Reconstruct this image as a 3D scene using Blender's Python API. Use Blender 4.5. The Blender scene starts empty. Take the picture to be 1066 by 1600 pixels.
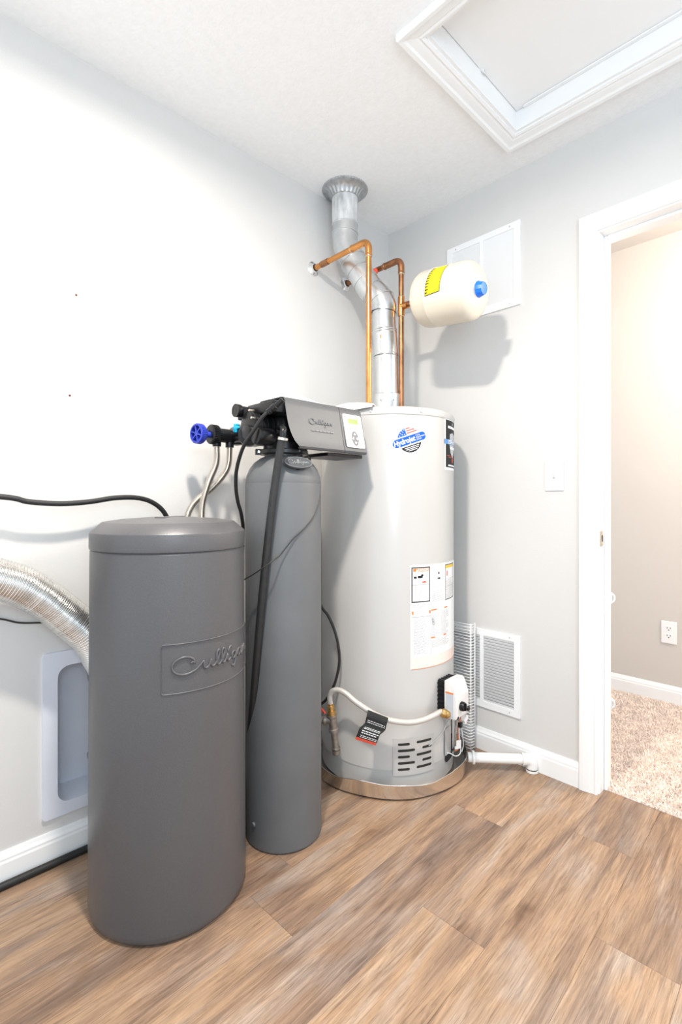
import bpy, bmesh, math, random
from mathutils import Vector, Matrix
random.seed(7)
PI = math.pi
S = bpy.context.scene
COL = S.collection

# ---------------------------------------------------------------- camera, light, exposure
FPX = 776.0                                   # focal length in pixels of the 1066 x 1600 frame
CAM = Vector((1.662, -1.943, 1.07))
FWD = Vector((-0.7195, 0.6945, 0.0)).normalized()
RGT = Vector((FWD.y, -FWD.x, 0.0))
cd = bpy.data.cameras.new('camera'); cam = bpy.data.objects.new('camera', cd); COL.objects.link(cam)
cam.location = CAM
cam.rotation_euler = (PI/2, 0, math.atan2(-FWD.x, FWD.y))
cd.sensor_fit = 'VERTICAL'; cd.sensor_height = 24.0; cd.sensor_width = 16.0
cd.lens = FPX*24.0/1600.0
cd.shift_y = -15.0/1600.0
cd.clip_start = 0.02
S.camera = cam

W = bpy.data.worlds.new('world'); S.world = W; W.use_nodes = True
wb = W.node_tree.nodes['Background']
wb.inputs['Color'].default_value = (0.86, 0.935, 1.0, 1); wb.inputs['Strength'].default_value = 1.48

def lamp(name, kind, loc, power, color, size=0.1, target=None):
    d = bpy.data.lights.new(name, kind); d.energy = power; d.color = color
    if kind == 'AREA': d.shape = 'DISK'; d.size = size
    else: d.shadow_soft_size = size
    o = bpy.data.objects.new(name, d); COL.objects.link(o); o.location = loc
    if target is not None:
        o.rotation_euler = (Vector(target)-Vector(loc)).to_track_quat('-Z', 'Y').to_euler()
    return o
lamp('room_ceiling_lamp', 'AREA', (0.95, -1.5, 2.36), 40, (1.0, 0.92, 0.825), 0.12, (0.95, -1.5, 0))
lamp('hall_lamp', 'POINT', (2.0, 0.62, 2.2), 88, (1.0, 0.92, 0.84), 0.15)
lamp('cool_fill_lamp', 'AREA', (2.7, -2.3, 1.7), 22, (0.66, 0.84, 1.0), 1.0, (1.5, 0, 2.0))  # unseen cool fill, added to brighten and tint the right of the back wall

vs = S.view_settings
vs.view_transform = 'Standard'; vs.look = 'None'; vs.gamma = 1.0; vs.exposure = 0.08
vs.use_curve_mapping = False

# ---------------------------------------------------------------- helpers
def P(px, py, t):
    """the point at depth t on the sight line of a pixel"""
    return CAM + t*(FWD + RGT*((px-533)/FPX)) + Vector((0, 0, t*(785-py)/FPX))
def PX(px, py, x):
    """the point on the plane X = x"""
    d = FWD + RGT*((px-533)/FPX)
    return P(px, py, (x-CAM.x)/d.x)

WL = {}
def _props(o, label, cat, group, kind):
    if label: o['label'] = label
    if cat: o['category'] = cat
    if group: o['group'] = group
    if kind: o['kind'] = kind
def thing(name, label, cat, loc=(0, 0, 0), group=None):
    o = bpy.data.objects.new(name, None); COL.objects.link(o)
    o.empty_display_size = 0.05
    o.location = loc; WL[o.name] = Vector(loc); _props(o, label, cat, group, None)
    return o
def obj(name, bm, m, parent=None, smooth=None, label=None, cat=None, group=None, kind=None, weld=True):
    if weld: bmesh.ops.remove_doubles(bm, verts=bm.verts, dist=1e-6)
    bmesh.ops.recalc_face_normals(bm, faces=bm.faces)
    if parent is not None:
        bmesh.ops.translate(bm, verts=bm.verts, vec=-WL[parent.name])
    me = bpy.data.meshes.new(name); bm.to_mesh(me); bm.free()
    o = bpy.data.objects.new(name, me); COL.objects.link(o)
    if isinstance(m, (list, tuple)):
        for k in m: me.materials.append(k)
    else: me.materials.append(m)
    if parent is not None:
        o.parent = parent; WL[o.name] = WL[parent.name]
    else: WL[o.name] = Vector((0, 0, 0))
    if smooth:
        me.polygons.foreach_set('use_smooth', [True]*len(me.polygons))
        if smooth < 180:
            a = math.radians(smooth)
            b2 = bmesh.new(); b2.from_mesh(me)
            for e in b2.edges:
                if len(e.link_faces) == 2 and e.calc_face_angle(0) > a: e.smooth = False
            b2.to_mesh(me); b2.free()
    _props(o, label, cat, group, kind)
    return o
def struct(name, bm, m, **k):
    return obj(name, bm, m, kind='structure', **k)
def child_copy(src, name, parent, loc):
    o = bpy.data.objects.new(name, src.data); COL.objects.link(o); o.parent = parent
    o.location = loc; WL[o.name] = WL[parent.name] + Vector(loc)
    return o

def NB(): return bmesh.new()
def box(bm, a, b, bev=0.0, M=None, seg=2):
    a = Vector(a); b = Vector(b)
    t = bmesh.new()
    bmesh.ops.create_cube(t, size=1)
    for v in t.verts:
        v.co = Vector(((a.x+b.x)/2+v.co.x*(b.x-a.x), (a.y+b.y)/2+v.co.y*(b.y-a.y), (a.z+b.z)/2+v.co.z*(b.z-a.z)))
    if bev: bmesh.ops.bevel(t, geom=t.edges[:], offset=bev, segments=seg, profile=0.5, affect='EDGES')
    merge(bm, t, M)
    return bm
def merge(bm, t, M=None):
    if M is not None: bmesh.ops.transform(t, matrix=M, verts=t.verts)
    me = bpy.data.meshes.new('tmp'); t.to_mesh(me); t.free(); bm.from_mesh(me); bpy.data.meshes.remove(me)
def frame_of(axis):
    z = Vector(axis).normalized()
    x = z.orthogonal().normalized(); y = z.cross(x)
    return x, y, z
def lathe(bm, prof, n=48, o=(0, 0, 0), axis=(0, 0, 1), mod=None):
    x, y, z = (Vector((1, 0, 0)), Vector((0, 1, 0)), Vector((0, 0, 1))) if tuple(axis) == (0, 0, 1) else frame_of(axis)
    o = Vector(o); rings = []
    for (r, h) in prof:
        if r < 1e-6: rings.append([bm.verts.new(o+z*h)])
        else:
            rg = []
            for i in range(n):
                a = 2*PI*i/n; rr = r*(mod(a, r, h) if mod else 1)
                rg.append(bm.verts.new(o+z*h+x*(rr*math.cos(a))+y*(rr*math.sin(a))))
            rings.append(rg)
    for A, B in zip(rings, rings[1:]):
        for i in range(n):
            j = (i+1) % n
            if len(A) == 1 and len(B) == 1: continue
            if len(A) == 1: bm.faces.new((A[0], B[i], B[j]))
            elif len(B) == 1: bm.faces.new((A[i], A[j], B[0]))
            else: bm.faces.new((A[i], A[j], B[j], B[i]))
    return bm
def cyl(bm, o, axis, r, h, n=32, bev=0.0, r2=None):
    r2 = r if r2 is None else r2
    if bev: pr = [(0, 0), (r-bev, 0), (r-bev*.3, bev*.3), (r, bev), (r2, h-bev), (r2-bev*.3, h-bev*.3), (r2-bev, h), (0, h)]
    else: pr = [(0, 0), (r, 0), (r2, h), (0, h)]
    return lathe(bm, pr, n, o, axis)
def catmull(pts, sub=10):
    pts = [Vector(p) for p in pts]; q = [2*pts[0]-pts[1]]+pts+[2*pts[-1]-pts[-2]]; out = []
    for i in range(1, len(q)-2):
        p0, p1, p2, p3 = q[i-1:i+3]
        for k in range(sub):
            t = k/sub
            out.append(0.5*((2*p1)+(p2-p0)*t+(2*p0-5*p1+4*p2-p3)*t*t+(3*p1-p0-3*p2+p3)*t**3))
    out.append(pts[-1]); return out
def resample(pts, step):
    out = [pts[0].copy()]; acc = 0.0
    for a, b in zip(pts, pts[1:]):
        L = (b-a).length
        if L < 1e-9: continue
        d = step-acc
        while d <= L:
            out.append(a+(b-a)*(d/L)); d += step
        acc = L-(d-step)
    return out
def tube(bm, pts, r, n=12, cap=True):
    pts = [Vector(p) for p in pts]; N = len(pts)
    T = []
    for i in range(N):
        a = pts[max(i-1, 0)]; b = pts[min(i+1, N-1)]
        T.append((b-a).normalized())
    x = T[0].orthogonal().normalized(); rings = []
    for i in range(N):
        if i: x = (x - T[i]*x.dot(T[i])).normalized()
        y = T[i].cross(x); rr = r[i] if isinstance(r, (list, tuple)) else r
        rings.append([bm.verts.new(pts[i]+x*(rr*math.cos(2*PI*k/n))+y*(rr*math.sin(2*PI*k/n))) for k in range(n)])
    for A, B in zip(rings, rings[1:]):
        for k in range(n):
            j = (k+1) % n; bm.faces.new((A[k], A[j], B[j], B[k]))
    if cap:
        bm.faces.new(rings[0][::-1]); bm.faces.new(rings[-1])
    return bm
def bent(bm, pts, r, rad, n=20, seg=8):
    """tube along a polyline with circular bends"""
    return tube(bm, fillet(pts, rad, seg), r, n)
def fillet(pts, rad, seg=8):
    pts = [Vector(p) for p in pts]; out = [pts[0]]
    for a, b, c in zip(pts, pts[1:], pts[2:]):
        u = (a-b).normalized(); v = (c-b).normalized()
        p = b+u*rad; q = b+v*rad
        for k in range(seg+1):
            t = k/seg; out.append(p*(1-t)**2+b*2*t*(1-t)+q*t*t)
    out.append(pts[-1]); return out
def prism(bm, poly, f0, f1):
    """poly: 2-D points; f0, f1 map them to the two end faces"""
    A = [bm.verts.new(f0(*p)) for p in poly]; B = [bm.verts.new(f1(*p)) for p in poly]
    n = len(poly)
    for i in range(n): bm.faces.new((A[i], A[(i+1) % n], B[(i+1) % n], B[i]))
    bm.faces.new(A[::-1]); bm.faces.new(B)
    return bm
def rrect(u0, v0, u1, v1, r, seg=5):
    out = []
    for (cx, cy, a0) in ((u1-r, v1-r, 0), (u0+r, v1-r, 90), (u0+r, v0+r, 180), (u1-r, v0+r, 270)):
        for k in range(seg+1):
            a = math.radians(a0+90*k/seg); out.append((cx+r*math.cos(a), cy+r*math.sin(a)))
    return out
def ellipse(cx, cy, a, b, n=40, rot=0):
    c, s = math.cos(rot), math.sin(rot)
    return [(cx+a*math.cos(2*PI*i/n)*c-b*math.sin(2*PI*i/n)*s, cy+a*math.cos(2*PI*i/n)*s+b*math.sin(2*PI*i/n)*c) for i in range(n)]

class CylMap:
    def __init__(s, cx, cy, R, th, z): s.c = (cx, cy, R, math.radians(th), z)
    def __call__(s, u, v, off=0.0):
        cx, cy, R, th, z = s.c; a = th+u/R
        return Vector((cx+(R+off)*math.cos(a), cy+(R+off)*math.sin(a), z+v))
class PlaneMap:
    def __init__(s, o, x, y): s.o = Vector(o); s.x = Vector(x).normalized(); s.y = Vector(y).normalized(); s.n = s.x.cross(s.y)
    def __call__(s, u, v, off=0.0): return s.o+s.x*u+s.y*v+s.n*off
def flat_polys(polys, holes=()):
    b = bmesh.new()
    if holes:
        es = []
        for p in list(polys)+list(holes):
            vv = [b.verts.new((x, y, 0)) for x, y in p]
            es += [b.edges.new((vv[i], vv[(i+1) % len(vv)])) for i in range(len(vv))]
        bmesh.ops.triangle_fill(b, edges=es, use_beauty=True)
    else:
        for p in polys: b.faces.new([b.verts.new((x, y, 0)) for x, y in p])
    return b
def wrap(b, mp, off, thick=0.0, step=0.006):
    """lay a flat mesh (XY) on a curved or plane map"""
    if isinstance(mp, CylMap) and b.verts:
        u0 = min(v.co.x for v in b.verts); u1 = max(v.co.x for v in b.verts)
        k = math.ceil(u0/step)
        while k*step < u1:
            bmesh.ops.bisect_plane(b, geom=b.verts[:]+b.edges[:]+b.faces[:], plane_co=(k*step, 0, 0), plane_no=(1, 0, 0), dist=1e-7); k += 1
    if thick:
        r = bmesh.ops.extrude_face_region(b, geom=b.faces[:])
        for e in r['geom']:
            if isinstance(e, bmesh.types.BMVert): e.co.z = thick
    for v in b.verts: v.co = mp(v.co.x, v.co.y, off+v.co.z)
    return b
def text_flat(body, size, shear=0.0, align='CENTER', sx=1.0, rot=0.0, pos=(0, 0), bold=0.0):
    c = bpy.data.curves.new('txt', 'FONT'); c.body = body; c.size = size; c.shear = shear; c.align_x = align; c.align_y = 'CENTER'
    c.resolution_u = 3; c.offset = bold; c.fill_mode = 'FRONT'
    o = bpy.data.objects.new('txt', c); COL.objects.link(o)
    bpy.context.view_layer.update()
    dg = bpy.context.evaluated_depsgraph_get()
    me = bpy.data.meshes.new_from_object(o.evaluated_get(dg))
    b = bmesh.new(); b.from_mesh(me)
    bpy.data.objects.remove(o); bpy.data.curves.remove(c); bpy.data.meshes.remove(me)
    cr, sr = math.cos(rot), math.sin(rot)
    for v in b.verts:
        x, y = v.co.x*sx, v.co.y
        v.co = Vector((pos[0]+x*cr-y*sr, pos[1]+x*sr+y*cr, 0))
    return b
SCRIPT = [
 [(1.62,.95),(1.78,1.15),(1.95,.95),(1.88,1.35),(1.5,1.75),(.95,1.85),(.35,1.5),(.05,.85),(.2,.15),(.7,-.25),(1.3,-.3),(1.95,0),(2.4,.5),(2.75,.95),(2.78,.3),(2.98,.0),(3.28,.25),(3.5,.95),(3.5,.35),(3.66,0),(3.95,.25),(4.3,1.1),(4.42,1.7),(4.26,1.92),(4.1,1.5),(4.08,.6),(4.22,.03),(4.5,.15),(4.9,1.1),(5.02,1.7),(4.86,1.92),(4.7,1.5),(4.68,.6),(4.82,.03),(5.1,.2),(5.4,.95),(5.38,.35),(5.52,0),(5.85,.3)],
 [(5.5,1.3),(5.62,1.62),(5.85,1.85),(5.95,1.6)],
 [(6.62,.82),(6.35,1.0),(6.05,.75),(6.05,.25),(6.3,.05),(6.58,.4),(6.68,.95),(6.62,0),(6.45,-.75),(6.2,-1.0),(6.08,-.75)],
 [(6.62,.05),(6.9,.5),(7.1,.9)],
 [(7.62,.85),(7.35,1.0),(7.05,.75),(7.05,.25),(7.28,.05),(7.55,.4),(7.68,.95),(7.66,.3),(7.8,0),(8.05,.3),(8.25,.95),(8.28,.05),(8.45,.65),(8.75,.98),(8.92,.75),(8.92,.25),(9.08,0),(9.4,.35)],
]
def script_word(bm, mp, w, h, off, r, n=6, slope=0.0):
    """the handwritten word, w wide; h = height of a small letter"""
    k = w/9.4
    for s in SCRIPT:
        p = catmull([(x, y, 0) for x, y in s], 5)
        tube(bm, [mp((q.x-4.7)*k, (q.y-.5)*h+slope*(q.x-4.7)*k, off) for q in p], r, n)
    return bm

# ---------------------------------------------------------------- materials
def pm(name, col, rough=0.5, metal=0.0, var=0.05, scale=12.0, bump=0.0, bscale=150.0, spec=0.5, coat=0.0, stretch=None, rvar=0.0):
    m = bpy.data.materials.new(name); m.use_nodes = True
    nt = m.node_tree; nd = nt.nodes; lk = nt.links; B = nd['Principled BSDF']
    B.inputs['Roughness'].default_value = rough; B.inputs['Metallic'].default_value = metal
    B.inputs['Specular IOR Level'].default_value = spec; B.inputs['Coat Weight'].default_value = coat
    tc = nd.new('ShaderNodeTexCoord'); src = tc.outputs['Object']
    if stretch:
        mpn = nd.new('ShaderNodeMapping'); mpn.inputs['Scale'].default_value = stretch
        lk.new(src, mpn.inputs['Vector']); src = mpn.outputs['Vector']
    nz = nd.new('ShaderNodeTexNoise'); nz.inputs['Scale'].default_value = scale; nz.inputs['Detail'].default_value = 5
    lk.new(src, nz.inputs['Vector'])
    cr = nd.new('ShaderNodeValToRGB')
    cr.color_ramp.elements[0].position = .3; cr.color_ramp.elements[1].position = .7
    cr.color_ramp.elements[0].color = tuple(c*(1-var) for c in col)+(1,)
    cr.color_ramp.elements[1].color = tuple(min(1, c*(1+var)) for c in col)+(1,)
    lk.new(nz.outputs['Fac'], cr.inputs['Fac']); lk.new(cr.outputs['Color'], B.inputs['Base Color'])
    if rvar:
        mr = nd.new('ShaderNodeMapRange'); mr.inputs['From Min'].default_value = .3; mr.inputs['From Max'].default_value = .7
        mr.inputs['To Min'].default_value = rough-rvar; mr.inputs['To Max'].default_value = rough+rvar
        lk.new(nz.outputs['Fac'], mr.inputs['Value']); lk.new(mr.outputs['Result'], B.inputs['Roughness'])
    if bump:
        n2 = nd.new('ShaderNodeTexNoise'); n2.inputs['Scale'].default_value = bscale; n2.inputs['Detail'].default_value = 3
        lk.new(tc.outputs['Object'], n2.inputs['Vector'])
        bp = nd.new('ShaderNodeBump'); bp.inputs['Strength'].default_value = bump; bp.inputs['Distance'].default_value = .004
        lk.new(n2.outputs['Fac'], bp.inputs['Height']); lk.new(bp.outputs['Normal'], B.inputs['Normal'])
    return m
M = {}
M['wall'] = pm('wall_paint', (.66, .648, .63), .6, var=.012, scale=3, bump=.10, bscale=220)
M['hallwall'] = pm('hall_paint', (.60, .56, .52), .6, var=.012, scale=3, bump=.08, bscale=220)
M['ceil'] = pm('ceiling_texture', (.90, .90, .90), .8, var=.02, scale=60, bump=.30, bscale=120)
M['trim'] = pm('white_trim_paint', (.87, .87, .865), .35, var=.012, scale=6)
M['hatch'] = pm('hatch_panel_paint', (.87, .87, .865), .5, var=.02, scale=3)
M['white'] = pm('white_plastic', (.86, .86, .86), .35, var=.01)
M['boxwhite'] = pm('blue_white_plastic', (.70, .72, .79), .35, var=.02)
M['ventw'] = pm('white_enamel', (.86, .865, .87), .35, var=.01)
M['pvc'] = pm('pvc', (.84, .83, .80), .3, var=.02)
M['tank'] = pm('charcoal_plastic', (.086, .084, .088), .36, var=.06, scale=260, bump=.12, bscale=420)
M['boot'] = pm('grey_tank_boot', (.104, .108, .113), .5, var=.07, scale=8, bump=.10, bscale=420)
M['head'] = pm('grey_head_plastic', (.088, .091, .095), .42, var=.04, scale=300, bump=.06, bscale=420)
M['keypad'] = pm('keypad_grey', (.15, .15, .155), .5, var=.03)
M['head_hi'] = pm('head_letter_highlight', (.14, .145, .15), .4, var=.03)  # head plastic painted lighter, for the light catching its raised letters
M['badge'] = pm('dark_badge', (.06, .065, .07), .4, var=.04)
M['badgeline'] = pm('badge_letters', (.17, .18, .185), .35, var=.03)
M['black'] = pm('black_plastic', (.008, .008, .009), .30, spec=.35, var=.2, scale=40)
M['rubber'] = pm('black_rubber', (.014, .014, .014), .55, var=.2, scale=60)
M['dark'] = pm('recess_shade', (.02, .018, .016), .8, var=.1)  # near-black patches: shade inside holes and slots put into the colour
M['heater'] = pm('heater_enamel', (.475, .462, .446), .30, var=.02, scale=4, coat=.2)
M['galv'] = pm('galvanised', (.70, .72, .735), .30, 1.0, var=.05, scale=26, rvar=.03)
M['galvd'] = pm('galvanised_dull', (.50, .51, .52), .38, 1.0, var=.16, scale=50, rvar=.08)
M['tape'] = pm('painted_foil', (.74, .76, .78), .4, .45, var=.34, scale=38, stretch=(1, 1, .3))
M['duct'] = pm('foil_duct', (.78, .76, .73), .20, 1.0, var=.08, scale=60)
M['pan'] = pm('pan_metal', (.74, .70, .65), .20, 1.0, var=.06, scale=18, bump=.08, bscale=18)
M['steel'] = pm('stainless', (.66, .61, .55), .25, 1.0, var=.06, scale=40)
M['chrome'] = pm('chrome', (.85, .86, .87), .08, 1.0, var=.02)
M['copper'] = pm('copper', (.66, .30, .10), .26, 1.0, var=.16, scale=14, rvar=.07)
M['copperd'] = pm('copper_tarnished', (.36, .17, .085), .36, 1.0, var=.3, scale=30, rvar=.08)
M['solder'] = pm('solder', (.70, .62, .48), .3, 1.0, var=.1)
M['brass'] = pm('brass', (.62, .42, .17), .28, 1.0, var=.1, scale=30)
M['iron'] = pm('pipe_iron', (.28, .25, .22), .42, .7, var=.2, scale=50)
M['flexgas'] = pm('gas_flex_coating', (.55, .52, .48), .35, .2, var=.03)
M['cream'] = pm('cream_enamel', (.69, .625, .51), .3, var=.015, scale=5, coat=.2)
M['yellow'] = pm('yellow_label', (.90, .72, .02), .6, spec=.15, var=.01)
M['ink'] = pm('black_ink', (.025, .025, .025), .6, spec=.15, var=.05)
M['grey'] = pm('grey_ink', (.36, .36, .37), .6, spec=.15, var=.03)
M['lightgrey'] = pm('light_grey_ink', (.46, .46, .47), .6, spec=.15, var=.03)
M['silver'] = pm('silver_ink', (.50, .52, .54), .6, spec=.15, var=.03)
M['paper'] = pm('paper', (.84, .84, .835), .6, spec=.15, var=.008)
M['peach'] = pm('peach_print', (.84, .70, .62), .6, spec=.15, var=.01)
M['red'] = pm('red_print', (.72, .10, .06), .6, spec=.15, var=.04)
M['anchor'] = pm('anchor_plastic', (.30, .07, .05), .5, var=.1)
M['orange'] = pm('orange_print', (.85, .22, .05), .6, spec=.15, var=.03)
M['amber'] = pm('amber_print', (.90, .55, .08), .6, spec=.15, var=.03)
M['blue'] = pm('blue_print', (.014, .105, .56), .6, spec=.15, var=.03)
M['skyblue'] = pm('pale_blue_print', (.13, .27, .52), .6, spec=.15, var=.03)
M['capblue'] = pm('blue_cap', (.01, .17, .78), .35, var=.03)
M['knob'] = pm('royal_blue_plastic', (.028, .05, .42), .35, var=.06)
M['cyan'] = pm('cyan_plastic', (.01, .42, .66), .35, var=.06)
M['purple'] = pm('lilac_ink', (.36, .35, .58), .5, var=.03)
M['wirewhite'] = pm('white_coated_wire', (.85, .84, .83), .35, var=.01)
M['wiregrey'] = pm('grey_cable', (.42, .43, .45), .45, var=.04)
M['wireblack'] = pm('thin_black_cable', (.02, .02, .02), .45, var=.1)
M['valvewhite'] = pm('valve_white', (.76, .74, .72), .35, var=.02)
M['valvegrey'] = pm('valve_blue_grey', (.52, .56, .62), .35, var=.03)
M['strike'] = pm('satin_nickel', (.62, .55, .46), .3, 1.0, var=.05)
m = pm('lcd', (.17, .30, .012), .25, var=.03)
B = m.node_tree.nodes['Principled BSDF']; B.inputs['Emission Color'].default_value = (.35, .55, .03, 1); B.inputs['Emission Strength'].default_value = .06
M['lcd'] = m
def wood():
    m = bpy.data.materials.new('oak_plank'); m.use_nodes = True
    nt = m.node_tree; nd = nt.nodes; lk = nt.links; B = nd['Principled BSDF']
    tc = nd.new('ShaderNodeTexCoord'); oi = nd.new('ShaderNodeObjectInfo')
    sc = nd.new('ShaderNodeVectorMath'); sc.operation = 'SCALE'; sc.inputs[0].default_value = (37, 91, 13)
    lk.new(oi.outputs['Random'], sc.inputs['Scale'])
    ad = nd.new('ShaderNodeVectorMath'); ad.operation = 'ADD'
    lk.new(tc.outputs['Object'], ad.inputs[0]); lk.new(sc.outputs['Vector'], ad.inputs[1])
    def mapped(s):
        k = nd.new('ShaderNodeMapping'); k.inputs['Scale'].default_value = s
        lk.new(ad.outputs['Vector'], k.inputs['Vector']); return k.outputs['Vector']
    def noise(vec, scale, detail, dist=0.0, rough=.55):
        n = nd.new('ShaderNodeTexNoise'); n.inputs['Scale'].default_value = scale; n.inputs['Detail'].default_value = detail
        n.inputs['Distortion'].default_value = dist; n.inputs['Roughness'].default_value = rough
        lk.new(vec, n.inputs['Vector']); return n.outputs['Fac']
    def ramp(f, stops):
        r = nd.new('ShaderNodeValToRGB'); e = r.color_ramp.elements
        while len(e) < len(stops): e.new(.5)
        for k, (p, c) in enumerate(stops): e[k].position = p; e[k].color = c+(1,)
        lk.new(f, r.inputs['Fac']); return r.outputs['Color']
    def mix(f, a, b, mode='MIX'):
        x = nd.new('ShaderNodeMix'); x.data_type = 'RGBA'; x.blend_type = mode
        if isinstance(f, float): x.inputs[0].default_value = f
        else: lk.new(f, x.inputs[0])
        lk.new(a, x.inputs[6]); lk.new(b, x.inputs[7]); return x.outputs[2]
    broad = noise(mapped((7.0, 1.1, 1)), 1.0, 4, 1.2)
    base = ramp(broad, [(.28, (.150, .100, .074)), (.42, (.250, .166, .115)), (.56, (.355, .234, .148)), (.70, (.345, .258, .196))])
    greyf = ramp(noise(mapped((5.0, 1.6, 1)), 1.3, 3, .8), [(.50, (0, 0, 0)), (.72, (1, 1, 1))])
    greyc = ramp(broad, [(.3, (.235, .186, .160)), (.7, (.42, .352, .302))])
    c1 = mix(greyf, base, greyc)
    grain = noise(mapped((150, 6.5, 1)), 1.0, 8, 1.2, .75)
    gr = ramp(grain, [(.32, (.48, .43, .40)), (.50, (1.0, .98, .96)), (.66, (1.40, 1.38, 1.36))])
    c2 = mix(.9, c1, gr, 'MULTIPLY')
    # darker cathedral streaks and knots
    vo = nd.new('ShaderNodeTexVoronoi'); vo.feature = 'F1'; vo.inputs['Scale'].default_value = 1.0
    dn = nd.new('ShaderNodeTexNoise'); dn.inputs['Scale'].default_value = 14; lk.new(ad.outputs['Vector'], dn.inputs['Vector'])
    wv = nd.new('ShaderNodeVectorMath'); wv.operation = 'SCALE'; wv.inputs['Scale'].default_value = .16; lk.new(dn.outputs['Color'], wv.inputs[0])
    wa = nd.new('ShaderNodeVectorMath'); wa.operation = 'ADD'; lk.new(mapped((4.5, 1.3, 1)), wa.inputs[0]); lk.new(wv.outputs['Vector'], wa.inputs[1])
    lk.new(wa.outputs['Vector'], vo.inputs['Vector'])
    kf = ramp(vo.outputs['Distance'], [(.0, (.20, .15, .12)), (.045, (.45, .38, .33)), (.09, (.82, .78, .75)), (.16, (1, 1, 1))])
    c3 = mix(.9, c2, kf, 'MULTIPLY')
    streak = ramp(noise(mapped((34, 2.0, 1)), 1.0, 5, 2.2), [(.58, (1, 1, 1)), (.70, (.62, .56, .52))])
    c4 = mix(.75, c3, streak, 'MULTIPLY')
    tone = ramp(oi.outputs['Random'], [(.0, (.90, .88, .86)), (.5, (1.0, 1.0, 1.0)), (1.0, (1.10, 1.08, 1.04))])
    c5 = mix(1.0, c4, tone, 'MULTIPLY')
    lk.new(c5, B.inputs['Base Color'])
    rr = nd.new('ShaderNodeMapRange'); rr.inputs['To Min'].default_value = .34; rr.inputs['To Max'].default_value = .55; lk.new(grain, rr.inputs['Value'])
    lk.new(rr.outputs['Result'], B.inputs['Roughness'])
    bp = nd.new('ShaderNodeBump'); bp.inputs['Strength'].default_value = .25; bp.inputs['Distance'].default_value = .002
    lk.new(grain, bp.inputs['Height']); lk.new(bp.outputs['Normal'], B.inputs['Normal'])
    return m
M['wood'] = wood()
M['subfloor'] = pm('subfloor', (.05, .035, .025), .9, var=.1)
M['carpet'] = pm('carpet_fibre', (.80, .68, .60), .95, var=.16, scale=22, spec=.1)

# ---------------------------------------------------------------- the room shell
CEIL = 2.44
RX, RY = 2.75, -3.0
bm = NB(); box(bm, (-.12, RY, -.06), (RX, .06, -.007))
floor = struct('floor', bm, M['subfloor'])
# planks: run along the left wall, turned by 1.7 degrees as in the photograph
PW, PL = .178, 1.22
rot = math.atan(.031)
def plank_mesh(L):
    b = NB(); box(b, (-PW/2+.0002, -L/2+.0002, -.007), (PW/2-.0002, L/2-.0002, 0), bev=.0005, seg=1); return b
protoP = {}
def plank(xc, y0, y1):
    L = round(y1-y0, 3)
    cr, sr = math.cos(rot), math.sin(rot)
    ym = (y0+y1)/2
    # rotate about the door-side end (0, -.646)
    dx, dy = xc, ym+.646
    loc = Vector((dx*cr-dy*sr, -.646+dx*sr+dy*cr, 0))
    if L not in protoP:
        o = obj('plank', plank_mesh(L), M['wood']); o.parent = floor; protoP[L] = o
        o.location = loc
    else:
        o = child_copy(protoP[L], 'plank', floor, loc)
    o.rotation_euler = (0, 0, rot)
    o['kind'] = 'structure'
# seam at x = 1.037 on the line y = -.646
offs = {0: .28, 1: -.38, 2: .0, 3: -.31, 4: .16}
for k in range(-7, 11):
    xc = 1.037+PW*(k-.5)
    if xc < -.15 or xc > RX-.02: continue
    if k == -2: j = -1.20
    elif k == -3: j = -1.05
    else: j = -1.2+[.30, -.33, .52, -.12, .71, .05, -.47][k % 7]
    ys = [j-2*PL, j-PL, j, j+PL, j+2*PL]
    for a, b in zip(ys, ys[1:]):
        a2 = max(a, RY+.03); b2 = min(b, .045)
        if b2-a2 > .05: plank(xc, a2, b2)

# walls (the left one has an opening for the recessed vent box)
BXy0, BXy1, BXz0, BXz1 = -1.522, -1.285, .168, .578
bm = NB()
box(bm, (-.12, RY, 0), (0, BXy0, CEIL)); box(bm, (-.12, BXy1, 0), (0, .12, CEIL))
box(bm, (-.12, BXy0, 0), (0, BXy1, BXz0)); box(bm, (-.12, BXy0, BXz1), (0, BXy1, CEIL))
struct('wall_left', bm, M['wall'])
DX0, DX1, DZ = 1.012, 1.84, 2.06
bm = NB()
box(bm, (0, 0, 0), (DX0-.012, .12, CEIL)); box(bm, (DX1+.012, 0, 0), (RX, .12, CEIL)); box(bm, (DX0-.012, 0, DZ+.012), (DX1+.012, .12, CEIL))
struct('wall_back', bm, M['wall'])
HX0, HX1, HY0, HY1, HC = .787, 2.06, -.756, -.203, 2.505
bm = NB()
box(bm, (-.12, RY, CEIL), (HX0, .12, CEIL+.09)); box(bm, (HX1, RY, CEIL), (RX, .12, CEIL+.09))
box(bm, (HX0, RY, CEIL), (HX1, HY0, CEIL+.09)); box(bm, (HX0, HY1, CEIL), (HX1, .12, CEIL+.09))
struct('ceiling', bm, M['ceil'])
# hall beyond the door
HW = 1.155
bm = NB(); box(bm, (-1.2, HW, -.05), (4.2, HW+.1, 2.6)); struct('wall_hall', bm, M['hallwall'])
bm = NB(); box(bm, (-1.2, .12, 2.50), (4.2, HW, 2.6)); struct('ceiling', bm, M['hallwall'])
bm = NB(); box(bm, (-1.2, .06, -.06), (4.2, HW, -.002)); struct('floor', bm, M['subfloor'])
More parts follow.
